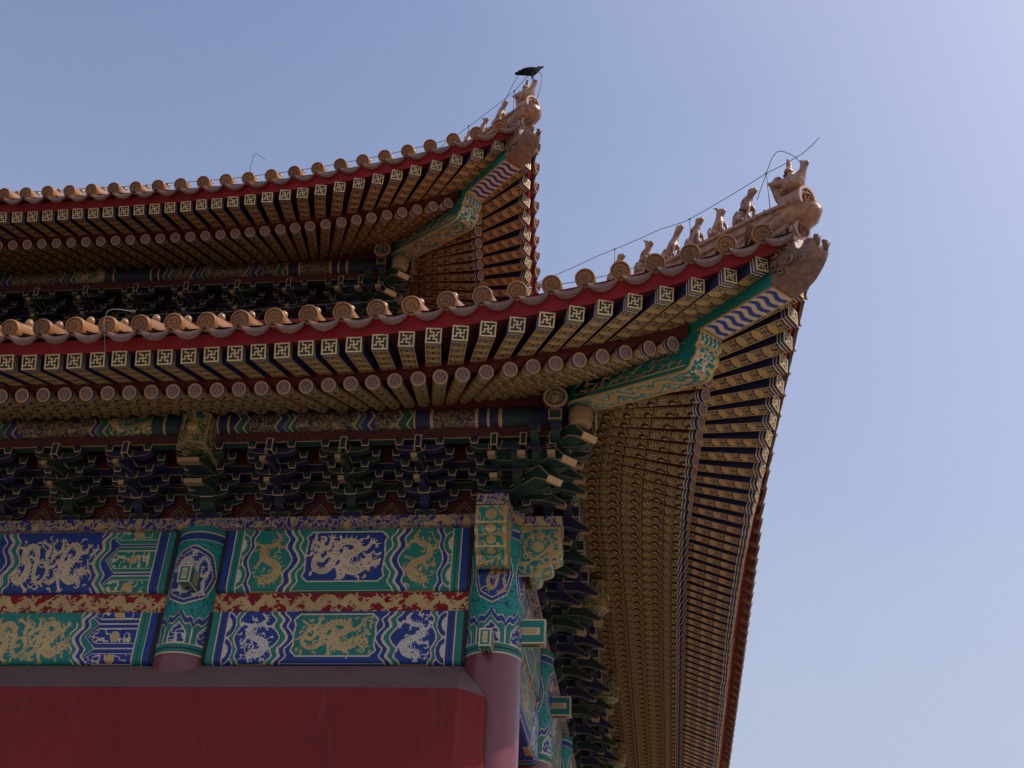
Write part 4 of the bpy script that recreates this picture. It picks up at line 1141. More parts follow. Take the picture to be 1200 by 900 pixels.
def score(p, side, up):
    P = np.array(mirror(p) if side else p, float) + (UPPER if up else 0)
    x, y, w = proj(P)
    if not (-25 < x < 1225 and -20 < y < 925): return -w
    if up and side and y > 345: return -1-w
    if up and (y > 420): return -1-w
    return 100 - w

roofs = {}
rows = {'square_rafter': [], 'round_rafter': [], 'tile_end': [], 'drip_tile': []}
for up in (False, True):
    # tile field: beds and barrels, both slopes, one mesh per roof
    b = MB(); dmax = 1.62 if not up else 2.4
    for side in (False, True):
        t = MB(); x_min = (-Y_END if not up else -2.4) if side else -3.9
        xs = [x for x in xs_tl if x > x_min] + [0.915]
        for x in xs:
            ye = float(y_tl(x)); yend = min(ye+dmax, -x + .02) if x > -(-.886+dmax)-1 else ye+dmax
            yend = min(ye+dmax, max(-x-.005, ye+.03)) if -x < ye+dmax else ye+dmax
            yy = np.linspace(ye+.16, yend, max(2, int((yend-ye)/.09))) if yend > ye+.2 else []
            if len(yy):
                cen = [np.array([x, q, roof_z(x, q)+.004]) for q in yy]
                rings = []
                for i, p in enumerate(cen):
                    dd = cen[min(i+1, len(cen)-1)] - cen[max(i-1, 0)]; dd /= np.linalg.norm(dd); n = np.cross((1, 0, 0), dd)
                    rings.append([t.vert(p + .028*(np.array([1, 0, 0])*math.cos(a) + n*math.sin(a))) for a in np.linspace(-.2, math.pi+.2, 9)])
                for i in range(len(rings)-1):
                    for k in range(8): t.iface([rings[i][k], rings[i][k+1], rings[i+1][k+1], rings[i+1][k]][::-1], 'tile', True)
            # the bed beside it
            xn = x - .0996 if x < .9 else x-.09
            for i in range(12):
                def pt(xx, k):
                    y0 = float(y_tl(xx)) + .012; ye_ = min(y0+dmax, max(-xx, y0+.001)); q = y0 + (ye_-y0)*k/12; return (xx, q, roof_z(xx, q)-.016)
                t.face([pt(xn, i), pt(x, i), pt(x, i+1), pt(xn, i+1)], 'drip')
        if side: t.v = [mirror(p) for p in t.v]; t.f = [f[::-1] for f in t.f]
        b.merge(t)
    roofs[up] = part(b.build('roof', hall, up=up, loc=(-1, 0, 2.3)))
    for side in (False, True):
        x_min = (-4.9 if not up else -1.9) if side else -3.0
        for nm, xs, zf, yf in (('square_rafter', xs_sq, z_sq, y_sq), ('round_rafter', xs_rd, z_rd, y_rd), ('tile_end', xs_tl, z_tl, y_tl)):
            for x in xs:
                if x < x_min: continue
                rows[nm].append((score((x, float(yf(x)), float(zf(x))), side, up), x, side, up))
        for x0_, x1_ in zip(xs_tl, xs_tl[1:] + [.915]):
            x = (x0_+x1_)/2
            if x < x_min: continue
            rows['drip_tile'].append((score((x, float(y_tl(x)), float(z_tl(x))), side, up), x, side, up))
makers = {'square_rafter': square_rafter, 'round_rafter': round_rafter, 'tile_end': tile_end, 'drip_tile': drip_tile}
for nm, L in rows.items():
    L.sort(key=lambda q: -q[0]); rest = MB()
    for i, (sc, x, side, up) in enumerate(L):
        b, E = makers[nm](x)
        if i < 99:
            sub(clean(b.build(nm, None, side=side, up=up, loc=E)), roofs[up])
        else:
            if side: b.v = [mirror(p) for p in b.v]; b.f = [f[::-1] for f in b.f]; b.uv = {k: u[::-1] for k, u in b.uv.items()}
            if up: b.v = [tuple(np.array(p)+UPPER) for p in b.v]
            rest.merge(b)
    o = sub(rest.build(nm, None, loc=(0, 0, 2)), roofs[False]); o['kind'] = 'stuff'

# boarding, fascia boards
for up in (False, True):
    for side in (False, True):
        x_min = (-5.0 if not up else -2.1) if side else -3.2
        xs = np.r_[np.arange(x_min, -.45, .35), np.linspace(-.45, .62, 26)]
        b = MB(); L1 = []
        for x in xs:
            E, I, sl = rd_line(float(x)); L1.append((E+np.array([0, -.004, .0235]), I+np.array([0, 0, .0235])))
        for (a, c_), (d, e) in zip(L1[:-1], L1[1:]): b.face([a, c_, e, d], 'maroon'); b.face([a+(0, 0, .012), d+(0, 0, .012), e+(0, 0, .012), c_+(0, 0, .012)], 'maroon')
        xs2 = np.r_[np.arange(x_min, -.45, .35), np.linspace(-.45, .87, 28)]; L2 = []
        for x in xs2:
            E, I = sq_line(float(x)); L2.append((E+np.array([0, .0, .0216]), I+np.array([0, 0, .0216])))
        for (a, c_), (d, e) in zip(L2[:-1], L2[1:]): b.face([a, c_, e, d], 'maroon'); b.face([a+(0, 0, .012), d+(0, 0, .012), e+(0, 0, .012), c_+(0, 0, .012)], 'maroon')
        part(b.build('roof_boarding', hall, side=side, up=up, loc=(x_min/2, -.6, 2)))
        # the red fascia under the tiles and the batten over the round rafters
        b = MB()
        for x0_, x1_ in zip(xs2[:-1], xs2[1:]):
            def P(x, k):
                y0, z0 = float(y_sq(x)), float(z_sq(x)); zt = float(z_tl(x)) - .022
                return [(x, y0-.004, z0+.0212), (x, y0-.026, zt), (x, y0+.03, zt+.01), (x, y0+.03, z0+.0345)][k]
            for k in range(3): b.face([P(x0_, k), P(x1_, k), P(x1_, k+1), P(x0_, k+1)], 'red')
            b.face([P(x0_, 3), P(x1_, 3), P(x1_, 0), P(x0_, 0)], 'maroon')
        part(b.build('fascia_board', hall, side=side, up=up, loc=(x_min/2, -.8, 2)))
        b = MB()
        for x0_, x1_ in zip(xs[:-1], xs[1:]):
            def P(x, k):
                y0, z0 = float(y_rd(x)), float(z_rd(x)); return [(x, y0-.006, z0+.0232), (x, y0-.004, z0+.056), (x, y0+.03, z0+.060), (x, y0+.03, z0+.025)][k]
            for k in range(4): b.face([P(x0_, k), P(x1_, k), P(x1_, (k+1) % 4), P(x0_, (k+1) % 4)], 'maroon')
        part(b.build('eave_batten', hall, side=side, up=up, loc=(x_min/2, -.6, 2)))
        # wedge that lifts the fanned rafters over the purlin
        b = MB(); q = [-.62, -.45, -.25, -.05, .12, .20]
        for x0_, x1_ in zip(q[:-1], q[1:]):
            h = lambda x: PUR_Z+PUR_R + .002 + .062*max(0, (x+.62)/.82)**1.4
            for y in (-PUR_Y-.022, -PUR_Y+.022):
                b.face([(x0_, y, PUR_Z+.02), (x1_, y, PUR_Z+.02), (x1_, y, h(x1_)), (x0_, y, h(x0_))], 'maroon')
            b.face([(x0_, -PUR_Y-.022, h(x0_)), (x1_, -PUR_Y-.022, h(x1_)), (x1_, -PUR_Y+.022, h(x1_)), (x0_, -PUR_Y+.022, h(x0_))], 'maroon')
        part(b.build('wedge_board', hall, side=side, up=up, loc=(-.2, -PUR_Y, PUR_Z)))
        # board closing the gap over the purlin, between the rafters
        b = MB(); end = x_min
        b.box(((end+.15)/2, -PUR_Y+.03, 2.13), ((.15-end)/2, .008, .05), 'maroon')
        part(b.build('gap_board', hall, side=side, up=up, loc=(end/2, -PUR_Y, PUR_Z)))

# ------------------------------------------------------------------ corner beams, beast heads, hip ridges
e_ = np.array([1, -1, 0])/math.sqrt(2); f_ = np.array([1, 1, 0])/math.sqrt(2); Q2 = math.sqrt(2)
def dg(t, z, s=0.0): return e_*t*Q2 + f_*s + np.array([0, 0, z])
def corner_beams(up):
    hw = 0.043
    # lower (old) corner beam: painted green with gilt dragons, gilt-edged, cusped nose
    b = MB()
    zb = lambda t: 2.068 - .391*(t-.285)
    low = [(-.10, zb(-.10)), (.30, zb(.30)), (.625, zb(.625))]
    nose_p = [(.640, 1.931), (.653, 1.938), (.657, 1.954), (.668, 1.964), (.673, 1.982), (.669, 1.998), (.679, 2.006), (.683, 2.022), (.683, 2.041)]
    prof = [(t*Q2, z) for t, z in low+nose_p] + [(.300*Q2, zb(.30)+.135), (-.10*Q2, zb(-.1)+.135)]
    b.prism(prof, (0, 0, 0), e_, (0, 0, 1), f_, hw, 'green', edge=None)
    # gilt edge mouldings along the nose and arrises
    line3 = [dg(t, z) for t, z in low+nose_p]
    for s in (-1, 1):
        b.tube([p + f_*s*hw for p in line3], .0042, 'gold', 6)
    b.tube([dg(.684, 2.040, q) for q in (-hw, hw)], .0042, 'gold', 6)
    # painted soffit: gilt dragon scrolls on green
    nu, nv = 26, 150
    P2, tt = resample([(t*Q2, z) for t, z in low[1:]+nose_p], nv); U, V = np.meshgrid((np.arange(nu)+.5)/nu*2*hw, (tt[1:]+tt[:-1])/2); cv = Canvas(U, V, 'green')
    Lf = .30*Q2+.15
    cv.scroll(np.ones(U.shape, bool), 'white', .016, .10, 71); cv.scroll(np.ones(U.shape, bool), 'gold', .013, .15, 77)
    for v0, v1 in ((.06, .25), (.25, .47)):
        B = [(.0, -.3), (.10, .25), (.25, .5), (.38, .1), (.50, -.5), (.64, -.45), (.74, .2), (.86, .45), (1, .1)]
        cv.line([(hw + q*hw*.8, v0+(v1-v0)*p) for p, q in catmull(B, 6)], .0175, 'green'); cv.line([(hw + q*hw*.8, v0+(v1-v0)*p) for p, q in catmull(B, 6)], .0155, 'gold', taper=.008)
    vend = tt[-1]
    cv.fill(V > vend-.035, 'green')
    for q in range(4): cv.line([(hw*(.4+.4*q), vend-.031), (hw*(.5+.4*q), vend-.022), (hw*(.35+.4*q), vend-.014), (hw*(.45+.4*q), vend-.005)], .0026, 'white')
    cv.disc((hw, vend-.062), .017, 'green'); cv.disc((hw, vend-.062), .0125, 'pale')
    cv.fill((U < .006) | (U > 2*hw-.006), 'gold')
    for j in range(nv):
        d = P2[j+1]-P2[j]; nr = np.array([d[1], -d[0]])/np.hypot(*d)*.0015
        for i in range(nu):
            s0, s1 = -hw+2*hw*i/nu, -hw+2*hw*(i+1)/nu; A = lambda q, s: e_*(P2[q][0]+nr[0]) + np.array([0, 0, P2[q][1]+nr[1]]) + f_*s
            b.face([A(j, s0), A(j, s1), A(j+1, s1), A(j+1, s0)], PAINT[cv.c[j, i]])
    # cloud scrolls on both flanks
    for s in (-1, 1):
        for k in range(46):
            t0 = .315 + .0069*k; z0 = zb(t0) + .062 + .034*math.sin(k*2.4)
            if z0 > zb(t0)+.11: continue
            pts = [dg(t0+.012*a, z0+.006*math.sin(a*2.0+k*1.7), s*(hw+.0002)) for a in np.linspace(-1.4, 1.4, 9)]
            b.tube(pts, [.0008, .0022, .0022, .0042, .0026, .0040, .0022, .0020, .0008], 'dull', 5)
        b.tube([dg(.30, zb(.30)+.018, s*(hw+.001)), dg(.64, zb(.64)+.018, s*(hw+.001))], .0022, 'gold', 5)
    part(b.build('corner_beam', hall, up=up, loc=dg(.3, 2.05)))
    # upper (young) corner beam: blue waves on the soffit, green flanks
    b = MB(); zc = lambda t: 2.0445 - .043*(t-.684); h = .125
    b.prism([(.25*Q2, zc(.25)), (.879*Q2, zc(.879)), (.879*Q2, zc(.879)+h), (.25*Q2, zc(.25)+h)], (0, 0, 0), e_, (0, 0, 1), f_, hw, 'green', edge='gold', w=.0035, side_edge=True)
    nu, nv = 40, 130; t0, t1 = .686, .876
    U, V = np.meshgrid((np.arange(nu)+.5)/nu*2-1, (np.arange(nv)+.5)/nv)
    ph = ((V*8.6 + .20*np.sin(U*4.2+.6) - .16*np.cos(U*2.0)) % 1.0)
    cc = np.full(U.shape, PI_['pale'], np.int8); cc[ph > .46] = PI_['lilac']; cc[ph > .58] = PI_['blue']; cc[ph > .92] = PI_['lilac']
    cc[np.abs(U) > .88] = PI_['gold']; cc[V > .975] = PI_['gold']; cc[V < .02] = PI_['gold']
    for j in range(nv):
        for i in range(nu):
            A = lambda jj, ii: dg(t0+(t1-t0)*jj/nv, zc(t0+(t1-t0)*jj/nv)-.0015, hw*(-1+2*ii/nu))
            b.face([A(j, i), A(j, i+1), A(j+1, i+1), A(j+1, i)], PAINT[cc[j, i]])
    o = part(b.build('corner_beam', hall, up=up, loc=dg(.7, 2.05)))
    # glazed beast head capping its end
    b = MB(); prof = [(.872, 2.0355), (.884, 2.036), (.898, 2.040), (.914, 2.047), (.930, 2.057), (.945, 2.068), (.957, 2.078), (.967, 2.090), (.974, 2.104), (.976, 2.118), (.971, 2.130), (.963, 2.134), (.956, 2.127), (.951, 2.114), (.944, 2.109), (.938, 2.120), (.937, 2.140), (.932, 2.154), (.918, 2.160), (.904, 2.166), (.872, 2.168)]
    cen = (np.mean([p[0] for p in prof]), np.mean([p[1] for p in prof]))
    lay = [(-.0465, .93), (-.043, .99), (-.022, 1.0), (.022, 1.0), (.043, .99), (.0465, .93)]
    rg = [[b.vert(dg(cen[0]+(t-cen[0])*k, cen[1]+(z-cen[1])*k, s*(1 if t < .93 else 1-.9*(t-.93)/.06*.45))) for t, z in prof] for s, k in lay]
    n = len(prof)
    for i in range(len(rg)-1):
        for k in range(n): b.iface([rg[i][k], rg[i][(k+1) % n], rg[i+1][(k+1) % n], rg[i+1][k]], 'glaze', True)
    b.iface(rg[0][::-1], 'glaze'); b.iface(rg[-1], 'glaze')
    for s in (-1, 1):
        b.sphere(dg(.922, 2.132, s*.040), .013, 'glaze', 10, 7); b.sphere(dg(.927, 2.134, s*.050), .006, 'tile_dark', 8, 6)
        b.tube([dg(.908, 2.146, s*.042), dg(.924, 2.154, s*.046), dg(.938, 2.146, s*.040)], [.004, .007, .004], 'glaze', 8)
        for q, (ct, cz, cr) in enumerate(((.893, 2.128, .018), (.889, 2.086, .016), (.903, 2.062, .013), (.924, 2.086, .017), (.944, 2.090, .010))):
            b.tube([dg(ct + cr*k_*math.cos(a_)/Q2, cz + cr*k_*math.sin(a_), s*(.0515 - (.013 if ct > .94 else 0))) for a_, k_ in zip(np.linspace(q, q+7.5, 15), np.linspace(1, .15, 15))], .0046, 'glaze', 6)
            b.tube([dg(ct + cr*k_*.82*math.cos(a_)/Q2, cz + cr*k_*.82*math.sin(a_), s*(.0525 - (.013 if ct > .94 else 0))) for a_, k_ in zip(np.linspace(q+.3, q+6.5, 12), np.linspace(1, .2, 12))], .0022, 'tile_dark', 5)
        b.tube([dg(.905, 2.150, s*.040), dg(.890, 2.160, s*.054), (dg(.872, 2.175, s*.058))], [.012, .009, .003], 'glaze', 8)
        b.tube([dg(.972, 2.112, s*.016), dg(.978, 2.132, s*.020), dg(.972, 2.144, s*.016)], [.009, .011, .006], 'glaze', 8)
        b.tube([dg(.945, 2.108, s*.034), dg(.958, 2.104, s*.034), dg(.970, 2.106, s*.026)], .005, 'glaze', 6)
        for q in range(4): b.tube([dg(.946+.007*q, 2.108, s*.031), dg(.947+.007*q, 2.120, s*.030)], [.003, .001], 'tan', 5)
    sub(b.build('beast_head', None, up=up, loc=dg(.88, 2.08)), o)
for up in (False, True): corner_beams(up)

RIDGE = [(-.55, 2.90), (-.2, 2.72), (.1, 2.595), (.3, 2.515), (.45, 2.452), (.60, 2.404), (.75, 2.370), (.86, 2.343), (.925, 2.322)]
def ridge_z(t): 
    xs, zs = zip(*RIDGE); return float(np.interp(t, xs, zs))
def hip_ridge(up):
    b = MB(); ts = np.linspace(-.55 if up else -.28, .925, 40)
    prof = [(-.036, -.145), (-.036, -.075), (-.043, -.070), (-.043, -.058), (-.032, -.052), (-.032, -.036), (-.040, -.032), (-.040, -.022), (-.026, -.018), (-.020, -.006), (0, 0), (.020, -.006), (.026, -.018), (.040, -.022), (.040, -.032), (.032, -.036), (.032, -.052), (.043, -.058), (.043, -.070), (.036, -.075), (.036, -.145)]
    rg = [[b.vert(dg(t, ridge_z(t)+dz, s)) for s, dz in prof] for t in ts]
    for i in range(len(rg)-1):
        for k in range(len(prof)-1): b.iface([rg[i][k+1], rg[i][k], rg[i+1][k], rg[i+1][k+1]], 'figure')
    b.iface(rg[-1], 'figure')
    # joints of the ridge tiles
    for t in np.arange(.35, .92, .058):
        b.tube([dg(t, ridge_z(t)+dz*1.0+.001, s*1.03) for s, dz in prof[7:14]], .0022, 'tile_dark', 5)
    # stacked tip: round ridge-tile end over a boat-shaped corner tile, and a second disc below
    def disc(t, z, r, sl, ln):
        ax = e_*math.cos(sl) - np.array([0, 0, math.sin(sl)]); s = f_; n = np.cross(s, ax); n = n if n[2] > 0 else -n; c = dg(t, z); N = 24
        pr = [(-ln, r*.9), (-.006, r*.94), (0, r), (.006, r*.98), (.006, r*.78), (.002, r*.72), (.002, r*.02)]
        rr_ = [[b.vert(c + ax*u + q*(s*math.cos(2*math.pi*k/N)+n*math.sin(2*math.pi*k/N))) for k in range(N)] for u, q in pr]
        for i in range(len(rr_)-1):
            for k in range(N): b.iface([rr_[i][k], rr_[i][(k+1) % N], rr_[i+1][(k+1) % N], rr_[i+1][k]][::-1], 'pink' if i in (2, 3) else 'tile_dark' if i > 4 else 'figure', i < 2)
        pts = [c + ax*.004 + r*.52*q*(s*math.cos(a) + n*math.sin(a)) for a, q in zip(np.linspace(.3, 7.8, 12), np.linspace(1, .15, 12))]
        b.tube(pts, r*.085, 'tile_end', 6)
    disc(.955, 2.308, .0365, .20, .075)
    disc(.935, 2.208, .0315, .30, .12)
    # corner tile: a rounded trough between the two
    rg = []
    for t, w, d in ((.80, .040, .05), (.86, .050, .055), (.92, .056, .05), (.955, .050, .045), (.975, .030, .03), (.982, .012, .018)):
        rg.append([b.vert(dg(t, 2.262+(t-.9)*.02 - d*math.sin(a)*.95, w*math.cos(a))) for a in np.linspace(0, math.pi, 13)] )
    for i in range(len(rg)-1):
        for k in range(12): b.iface([rg[i][k+1], rg[i][k], rg[i+1][k], rg[i+1][k+1]][::-1], 'figure', True)
        b.iface([rg[i][0], rg[i][12], rg[i+1][12], rg[i+1][0]], 'figure')
    b.iface(rg[-1], 'figure')
    b.box(dg(.90, 2.175), (.045, .036, .035), 'figure', ax=[e_, f_, (0, 0, 1)])
    part(b.build('hip_ridge', hall, up=up, loc=dg(.5, 2.4)))
for up in (False, True): hip_ridge(up)

# wall ridge where the lower roof meets the upper storey
b = MB()
for side in (False, True):
    t = MB(); end = -4 if not side else -5
    yv, zv = .70, roof_z(-2, .70)
    for i, (w, h0, h1) in enumerate(((.04, -.02, .05), (.048, .05, .065), (.036, .065, .13), (.05, .13, .15))):
        t.box(((end-.70)/2 - .0, yv, zv+(h0+h1)/2), ((-.70-end)/2 + (0 if not side else .003), w, (h1-h0)/2), 'glaze')
    if side: t.v = [mirror(p) for p in t.v]; t.f = [f[::-1] for f in t.f]
    b.merge(t)
part(b.build('wall_ridge', hall, loc=(-2, .7, 2.7)))

# ------------------------------------------------------------------ ridge figures
def skin_object(name, chains, mat_key, loc, up, levels=1):
    """limbs given as chains of (t, s, h, r) in the figure's own frame, grown into one skin"""
    verts, edges, rad_ = [], [], []
    idx = {}
    for ch in chains:
        prev = None
        for key, p, r in ch:
            if key is not None and key in idx: i = idx[key]
            else:
                i = len(verts); verts.append(p); rad_.append(r)
                if key is not None: idx[key] = i
            if prev is not None: edges.append((prev, i))
            prev = i
    me = bpy.data.meshes.new(name)
    W = [(e_*a + f_*s + np.array([0, 0, h]))*S for a, s, h in verts]
    me.from_pydata([tuple(w) for w in W], edges, [])
    o = bpy.data.objects.new(name, me); COL.objects.link(o)
    o.location = (np.array(loc) + (UPPER if up else 0))*S
    md = o.modifiers.new('skin', 'SKIN'); md.use_smooth_shade = True
    for i, v in enumerate(me.skin_vertices[0].data): v.radius = (rad_[i]*S, rad_[i]*S)
    me.skin_vertices[0].data[0].use_root = True
    sd = o.modifiers.new('subdivision', 'SUBSURF'); sd.levels = levels; sd.render_levels = levels
    me.materials.append(M[mat_key])
    return o
def beast(t, up, h, lean, horn, mane, label, head_up=0.0, tail=True, wide=1.0):
    k = h/0.088
    def q(a, s, z, r): return ((a*k+lean*z*k, s*k*wide*.9, z*k), r*k*wide*.80)
    def n(key, a, s, z, r): p, rr = q(a, s, z, r); return (key, p, rr)
    ch = [[n('hip', -.018, 0, .016, .0175), n('belly', -.010, 0, .032, .0165), n('chest', .002, 0, .052, .0155), n('neck', .004, 0, .070, .0105), n('head', .010, 0, .084+head_up, .0115), n('snout', .026, 0, .083+head_up*1.6, .0075)],
          [n('head', 0, 0, 0, 0), n(None, .002, 0, .097+head_up, .006)],
          ]
    for s in (-1, 1):
        ch.append([n('chest', 0, 0, 0, 0), n(None, .018, s*.010, .040, .0062), n(None, .020, s*.011, .018, .0052), n(None, .026, s*.011, .003, .0060)])
        ch.append([n('hip', 0, 0, 0, 0), n(None, -.006, s*.017, .014, .0095), n(None, .012, s*.017, .004, .0060)])
        if horn: ch.append([n('head', 0, 0, 0, 0), n(None, -.002, s*.007, .100+head_up, .0035), n(None, -.010, s*.008, .108+head_up, .0020)])
    if mane:
        ch.append([n('neck', 0, 0, 0, 0), n(None, -.013, 0, .076, .0075), n(None, -.019, 0, .062, .005)])
        ch.append([n('chest', 0, 0, 0, 0), n(None, -.018, 0, .052, .0065), n(None, -.024, 0, .042, .004)])
    if tail: ch.append([n('hip', 0, 0, 0, 0), n(None, -.032, 0, .022, .007), n(None, -.036, 0, .044, .0065), n(None, -.030, 0, .058, .003)])
    o = skin_object('ridge_beast', ch, 'figure', dg(t, ridge_z(t)-.004), up, 2)
    return tag(o, label, 'roof figure', 'seated beasts on the hip ridges')
beast(.792, False, .112, .30, False, True, 'tallest seated glazed beast, next behind the rider on the lower hip ridge')
beast(.725, False, .100, .05, True, False, 'horned upright glazed beast, second behind the rider on the lower hip ridge')
beast(.655, False, .104, .12, False, True, 'maned glazed beast, third behind the rider on the lower hip ridge', head_up=.004)
beast(.575, False, .104, .35, False, False, 'slim forward leaning glazed beast, fourth behind the rider on the lower hip ridge', head_up=.008)
beast(.492, False, .104, .22, True, True, 'glazed beast fifth behind the rider on the lower hip ridge, half behind tiles', head_up=.004)
beast(.405, False, .110, .10, False, True, 'glazed beast on the lower hip ridge with only its head above the tiles')
beast(.780, True, .118, .30, False, True, 'glazed beast right behind the rider on the upper hip ridge')
beast(.700, True, .105, .10, True, True, 'horned glazed beast, second behind the rider on the upper hip ridge')
beast(.615, True, .105, .05, False, True, 'glazed beast third behind the rider on the upper hip ridge')
beast(.530, True, .100, .05, False, True, 'glazed beast last in the row on the upper hip ridge, mostly behind a tile end')

def rider(up, label):
    """the immortal on his hen at the tip of the ridge"""
    z0 = ridge_z(.89)-.002
    def n(key, a, s, z, r): return (key, (a*1.12, s*1.1, z*1.12), r*1.12)
    ch = [[n('b', .000, 0, .044, .024), n('f', .026, 0, .050, .020), n('nk', .040, 0, .070, .0095), n('hd', .047, 0, .090, .0098), n(None, .062, 0, .088, .0040)],
          [n('hd', 0, 0, 0, 0), n(None, .042, 0, .103, .0045), n(None, .035, 0, .108, .003)],
          [n('b', 0, 0, 0, 0), n('tl', -.034, 0, .054, .025), n(None, -.048, 0, .078, .021), n(None, -.060, 0, .096, .012)],
          [n('tl', 0, 0, 0, 0), n(None, -.042, 0, .094, .014), n(None, -.042, 0, .108, .006)],
          [n('b', 0, 0, 0, 0), n(None, .004, 0, .012, .022)],
          [n('tl', 0, 0, 0, 0), n(None, -.036, 0, .030, .018), n(None, -.032, 0, .010, .016)]]
    for s in (-1, 1):
        ch.append([n('b', 0, 0, 0, 0), n(None, -.004, s*.026, .048, .012), n(None, -.036, s*.030, .058, .008), n(None, -.052, s*.028, .074, .004)])
    o = skin_object('ridge_rider', ch, 'figure', dg(.924, z0+.002), up, 2)
    tag(o, label, 'roof figure', 'riders at the tips of the hip ridges')
    man = [[n('w', .002, 0, .070, .0135), n('c', .000, 0, .094, .0150), n('n', .000, 0, .108, .0065), n('h', .001, 0, .120, .0095), n(None, .000, 0, .131, .0055), n(None, -.001, 0, .142, .0042)]]
    for s in (-1, 1):
        man.append([n('c', 0, 0, 0, 0), n(None, .004, s*.017, .088, .0065), n(None, .016, s*.012, .078, .0050)])
        man.append([n('w', 0, 0, 0, 0), n(None, .014, s*.020, .064, .0085), n(None, .012, s*.026, .040, .0060)])
    m = skin_object('robed_figure', man, 'figure', (0, 0, 0), False, 2); m.parent = o; m.location = (0, 0, 0)
    return o
rider(False, 'robed rider seated on a glazed hen at the tip of the lower hip ridge')
rider(True, 'robed rider on a glazed hen under the crow on the upper roof corner')

# ------------------------------------------------------------------ the crow
def crow():
    # side view: tail to the left, beak up to the right, standing on the rider's cap
    c = dg(.941, 2.502) + UPPER
    ax = R2*1.0; ax = np.array([ax[0], ax[1], 0]); ax /= np.linalg.norm(ax); sd = np.array([-ax[1], ax[0], 0]); uz = np.array([0, 0, 1.0])
    K = .80
    def P(a, s, z): return c + (ax*a + sd*s + uz*z)*K
    root = bpy.data.objects.new('crow', None); COL.objects.link(root); root.location = c*S; root.empty_display_size = .1
    tag(root, 'black crow with a painted sunlit neck patch perched above the upper roof corner', 'bird')
    def add(b, nm):
        o = b.build(nm, root, loc=c); o.location = (0, 0, 0); return o
    b = MB(); prof = [(-.062, .018, .004), (-.050, .020, .010), (-.035, .022, .0155), (-.015, .025, .020), (.005, .029, .0215), (.020, .034, .019), (.030, .041, .0145), (.037, .049, .0135), (.043, .055, .0115), (.050, .059, .006), (.052, .060, .001)]
    N = 14; rg = []
    for a, z, r in [(a, z, r*1.18) for a, z, r in prof]: rg.append([b.vert(P(a - .25*r*math.sin(2*math.pi*k/N), .85*r*math.cos(2*math.pi*k/N), z + r*math.sin(2*math.pi*k/N))) for k in range(N)])
    for i in range(len(rg)-1):
        for k in range(N): b.iface([rg[i][k], rg[i][(k+1) % N], rg[i+1][(k+1) % N], rg[i+1][k]][::-1], 'crow', True)
    b.iface(rg[0], 'crow'); b.iface(rg[-1][::-1], 'crow'); add(b, 'body')
    b = MB()
    for s in (-2, -1, 0, 1, 2):
        b.prism([(-.045, .024), (-.082, .013+abs(s)*.001), (-.088, .009), (-.080, .004), (-.045, .012)], P(0, s*.0042, 0), (ax + sd*s*.03)*K, uz*K, sd, .0024, 'crow')
    add(b, 'tail')
    for s in (-1, 1):
        b = MB(); b.sphere(P(-.012, s*.0175, .030), K, 'crow', 12, 8, (.043, .006, .0125), ax=[ax*.97+uz*.22, sd, uz*.97-ax*.22])
        b.prism([(-.045, .026), (-.068, .018), (-.070, .014), (-.04, .014)], P(0, s*.012, 0), ax*K, uz*K, sd, .003, 'crow'); add(b, 'wing')
    b = MB(); b.tube([P(.048, 0, .060), P(.060, 0, .066), P(.071, 0, .073)], [.0062, .0042, .0008], 'crow', 8); add(b, 'beak')
    b = MB(); b.sphere(P(.0385, .0, .0445), K, 'rod', 10, 7, (.0065, .0158, .0050), ax=[ax*.8+uz*.6, sd, uz*.8-ax*.6]); add(b, 'neck_sun_patch')  # pale patch stands for sunlight on the neck
    for s in (-1, 1):
        b = MB(); b.sphere(P(.046, s*.0092, .058), .0018, 'rod', 8, 6); add(b, 'eye')
        b = MB(); b.tube([P(.010, s*.008, .012), P(.004, s*.008, -.006), P(.008, s*.007, -.020)], [.006, .0025, .0018], 'crow', 7)
        for q in (-.5, 0, .5): b.tube([P(.008, s*.007, -.020), P(.017, s*.007+q*.008, -.0225)], .0013, 'crow', 5)
        b.tube([P(.008, s*.007, -.020), P(.000, s*.007, -.0225)], .0013, 'crow', 5); add(b, 'leg')
crow()

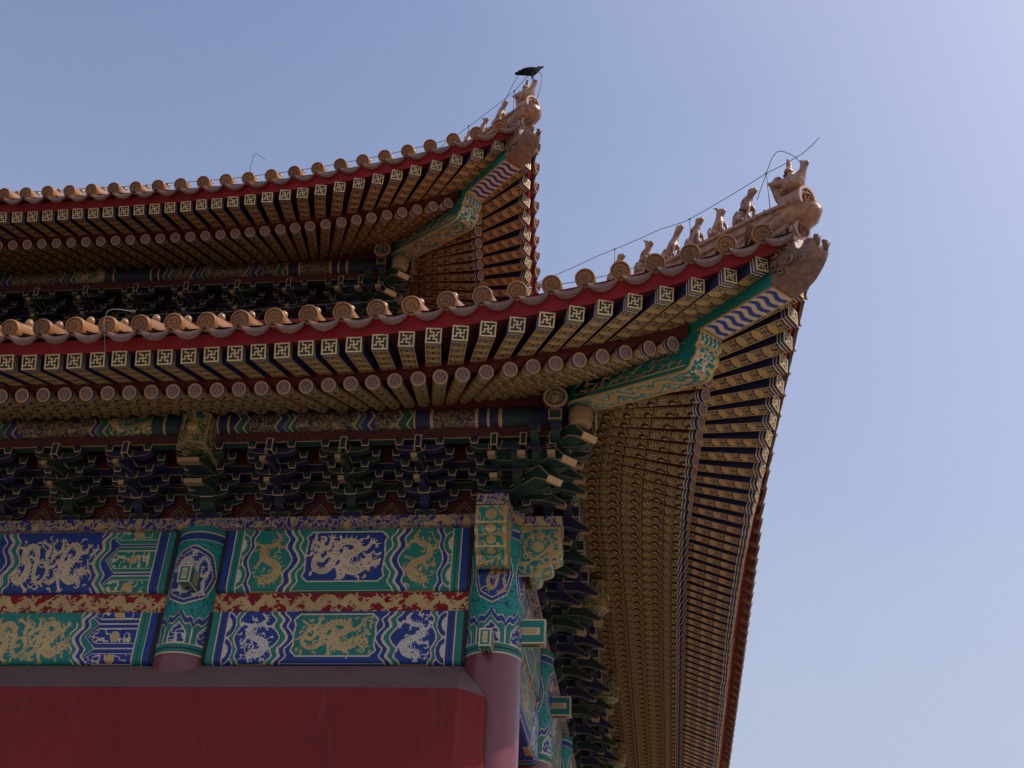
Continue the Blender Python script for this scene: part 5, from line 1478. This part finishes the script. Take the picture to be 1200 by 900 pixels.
# ------------------------------------------------------------------ lightning conductors
def wires(up):
    T = UPPER if up else np.zeros(3)
    root = empty('lightning_conductor', dg(.55, ridge_z(.55)) + T,
                 'thin dark lightning wire on short posts along the upper roof hip and eave' if up else 'thin dark lightning wire on short posts along the lower roof hip and eave', 'wire', 'lightning wires on the two roofs')
    def add(b, nm):
        o = b.build(nm, None); o.location = -np.array(root.location); o.parent = root; return o
    def sag(P, k=8, d=.006):
        out = []
        for a, c_ in zip(P[:-1], P[1:]):
            a, c_ = np.array(a, float), np.array(c_, float)
            for j in range(k):
                t = j/k; out.append(a+(c_-a)*t - np.array([0, 0, d*4*t*(1-t)]))
        return out + [np.array(P[-1], float)]
    r = .0011
    if not up:
        L = [dg(-.2, 2.86), dg(.113, 2.733), dg(.338, 2.653), dg(.557, 2.571), dg(.645, 2.528), dg(.866, 2.497), dg(.960, 2.477), dg(1.005, 2.493)]
        b = MB(); b.tube(sag(L, 6, .003), r, 'wire', 6); add(b, 'wire')
        for t, z in ((.40, 2.628), (.645, 2.528), (.866, 2.497)):
            b = MB(); b.tube([dg(t, ridge_z(t)-.01), dg(t, z)], r*1.2, 'wire', 6); b.sphere(dg(t, z), .0035, 'wire', 8, 6); add(b, 'post')
        b = MB(); b.tube(catmull([dg(.835, 2.42), dg(.866, 2.497), dg(.885, 2.540), dg(.902, 2.548), dg(.919, 2.527), dg(.942, 2.482), dg(.959, 2.423)], 5), r, 'wire', 6); add(b, 'loop')
        b = MB(); P = [(-.95, -.80, 2.10), (-.45, -.80, 2.115), (.05, -.80, 2.135), (.36, -.76, 2.21), (.56, -.70, 2.33), dg(.70, 2.40)]
        b.tube(sag(P, 5, .006), r, 'wire', 6); b.tube(sag([(-3.0, -.80, 2.085), (-1.5, -.80, 2.09), (-.95, -.80, 2.10)], 6, .01), r, 'wire', 6); add(b, 'wire')
        # bent grey rods that hold it on the tiles
        b = MB(); b.tube([(-1.056, -.850, 1.925), (-1.050, -.915, 1.992), (-1.046, -.918, 2.024), (-1.036, -.914, 2.034), (-1.016, -.91, 2.036), (-.978, -.90, 2.034)], .0015, 'rod', 7); b.sphere((-.976, -.90, 2.034), .005, 'tile_dark', 8, 6)
        b.tube([(-1.07, -.80, 2.045), (-1.12, -.80, 2.085)], .0018, 'rod', 6); add(b, 'bracket')
    else:
        L = [dg(-.2, 2.86), dg(.30, 2.64), dg(.5, 2.585), dg(.68, 2.535), dg(.86, 2.500), dg(.93, 2.520), dg(.989, 2.503)]
        b = MB(); b.tube([p + T for p in sag(L, 6, .003)], r*1.2, 'wire', 6); add(b, 'wire')
        for t, z in ((.62, 2.552), (.86, 2.500)):
            b = MB(); b.tube([dg(t, ridge_z(t)-.01)+T, dg(t, z)+T], r*1.3, 'wire', 6); b.sphere(dg(t, z)+T, .0045, 'wire', 8, 6); add(b, 'post')
        b = MB(); b.tube([p + T for p in catmull([dg(.74, 2.40), dg(.80, 2.48), dg(.878, 2.590), dg(.884, 2.598)], 5)], r*1.2, 'wire', 6)
        b.tube([p + T for p in catmull([dg(.94, 2.535), dg(.975, 2.48), dg(.995, 2.43), dg(.99, 2.36), dg(.975, 2.31)], 5)], r*1.2, 'wire', 6); add(b, 'loop')
        xs = [-3.2] + list(np.arange(-2.6, .75, .4))
        b = MB(); b.tube([p + T for p in sag([(x, float(y_tl(x))+.06, float(z_tl(x))+.075) for x in xs], 6, .006)], r*1.3, 'wire', 6); add(b, 'wire')
        b = MB(); b.tube([np.array(p)+T for p in [(-.252, -.845, 1.965), (-.244, -.918, 2.06), (-.238, -.925, 2.122), (-.230, -.922, 2.132), (-.214, -.91, 2.128), (-.196, -.90, 2.112)]], .0011, 'wire', 7); add(b, 'bracket')
wires(False); wires(True)
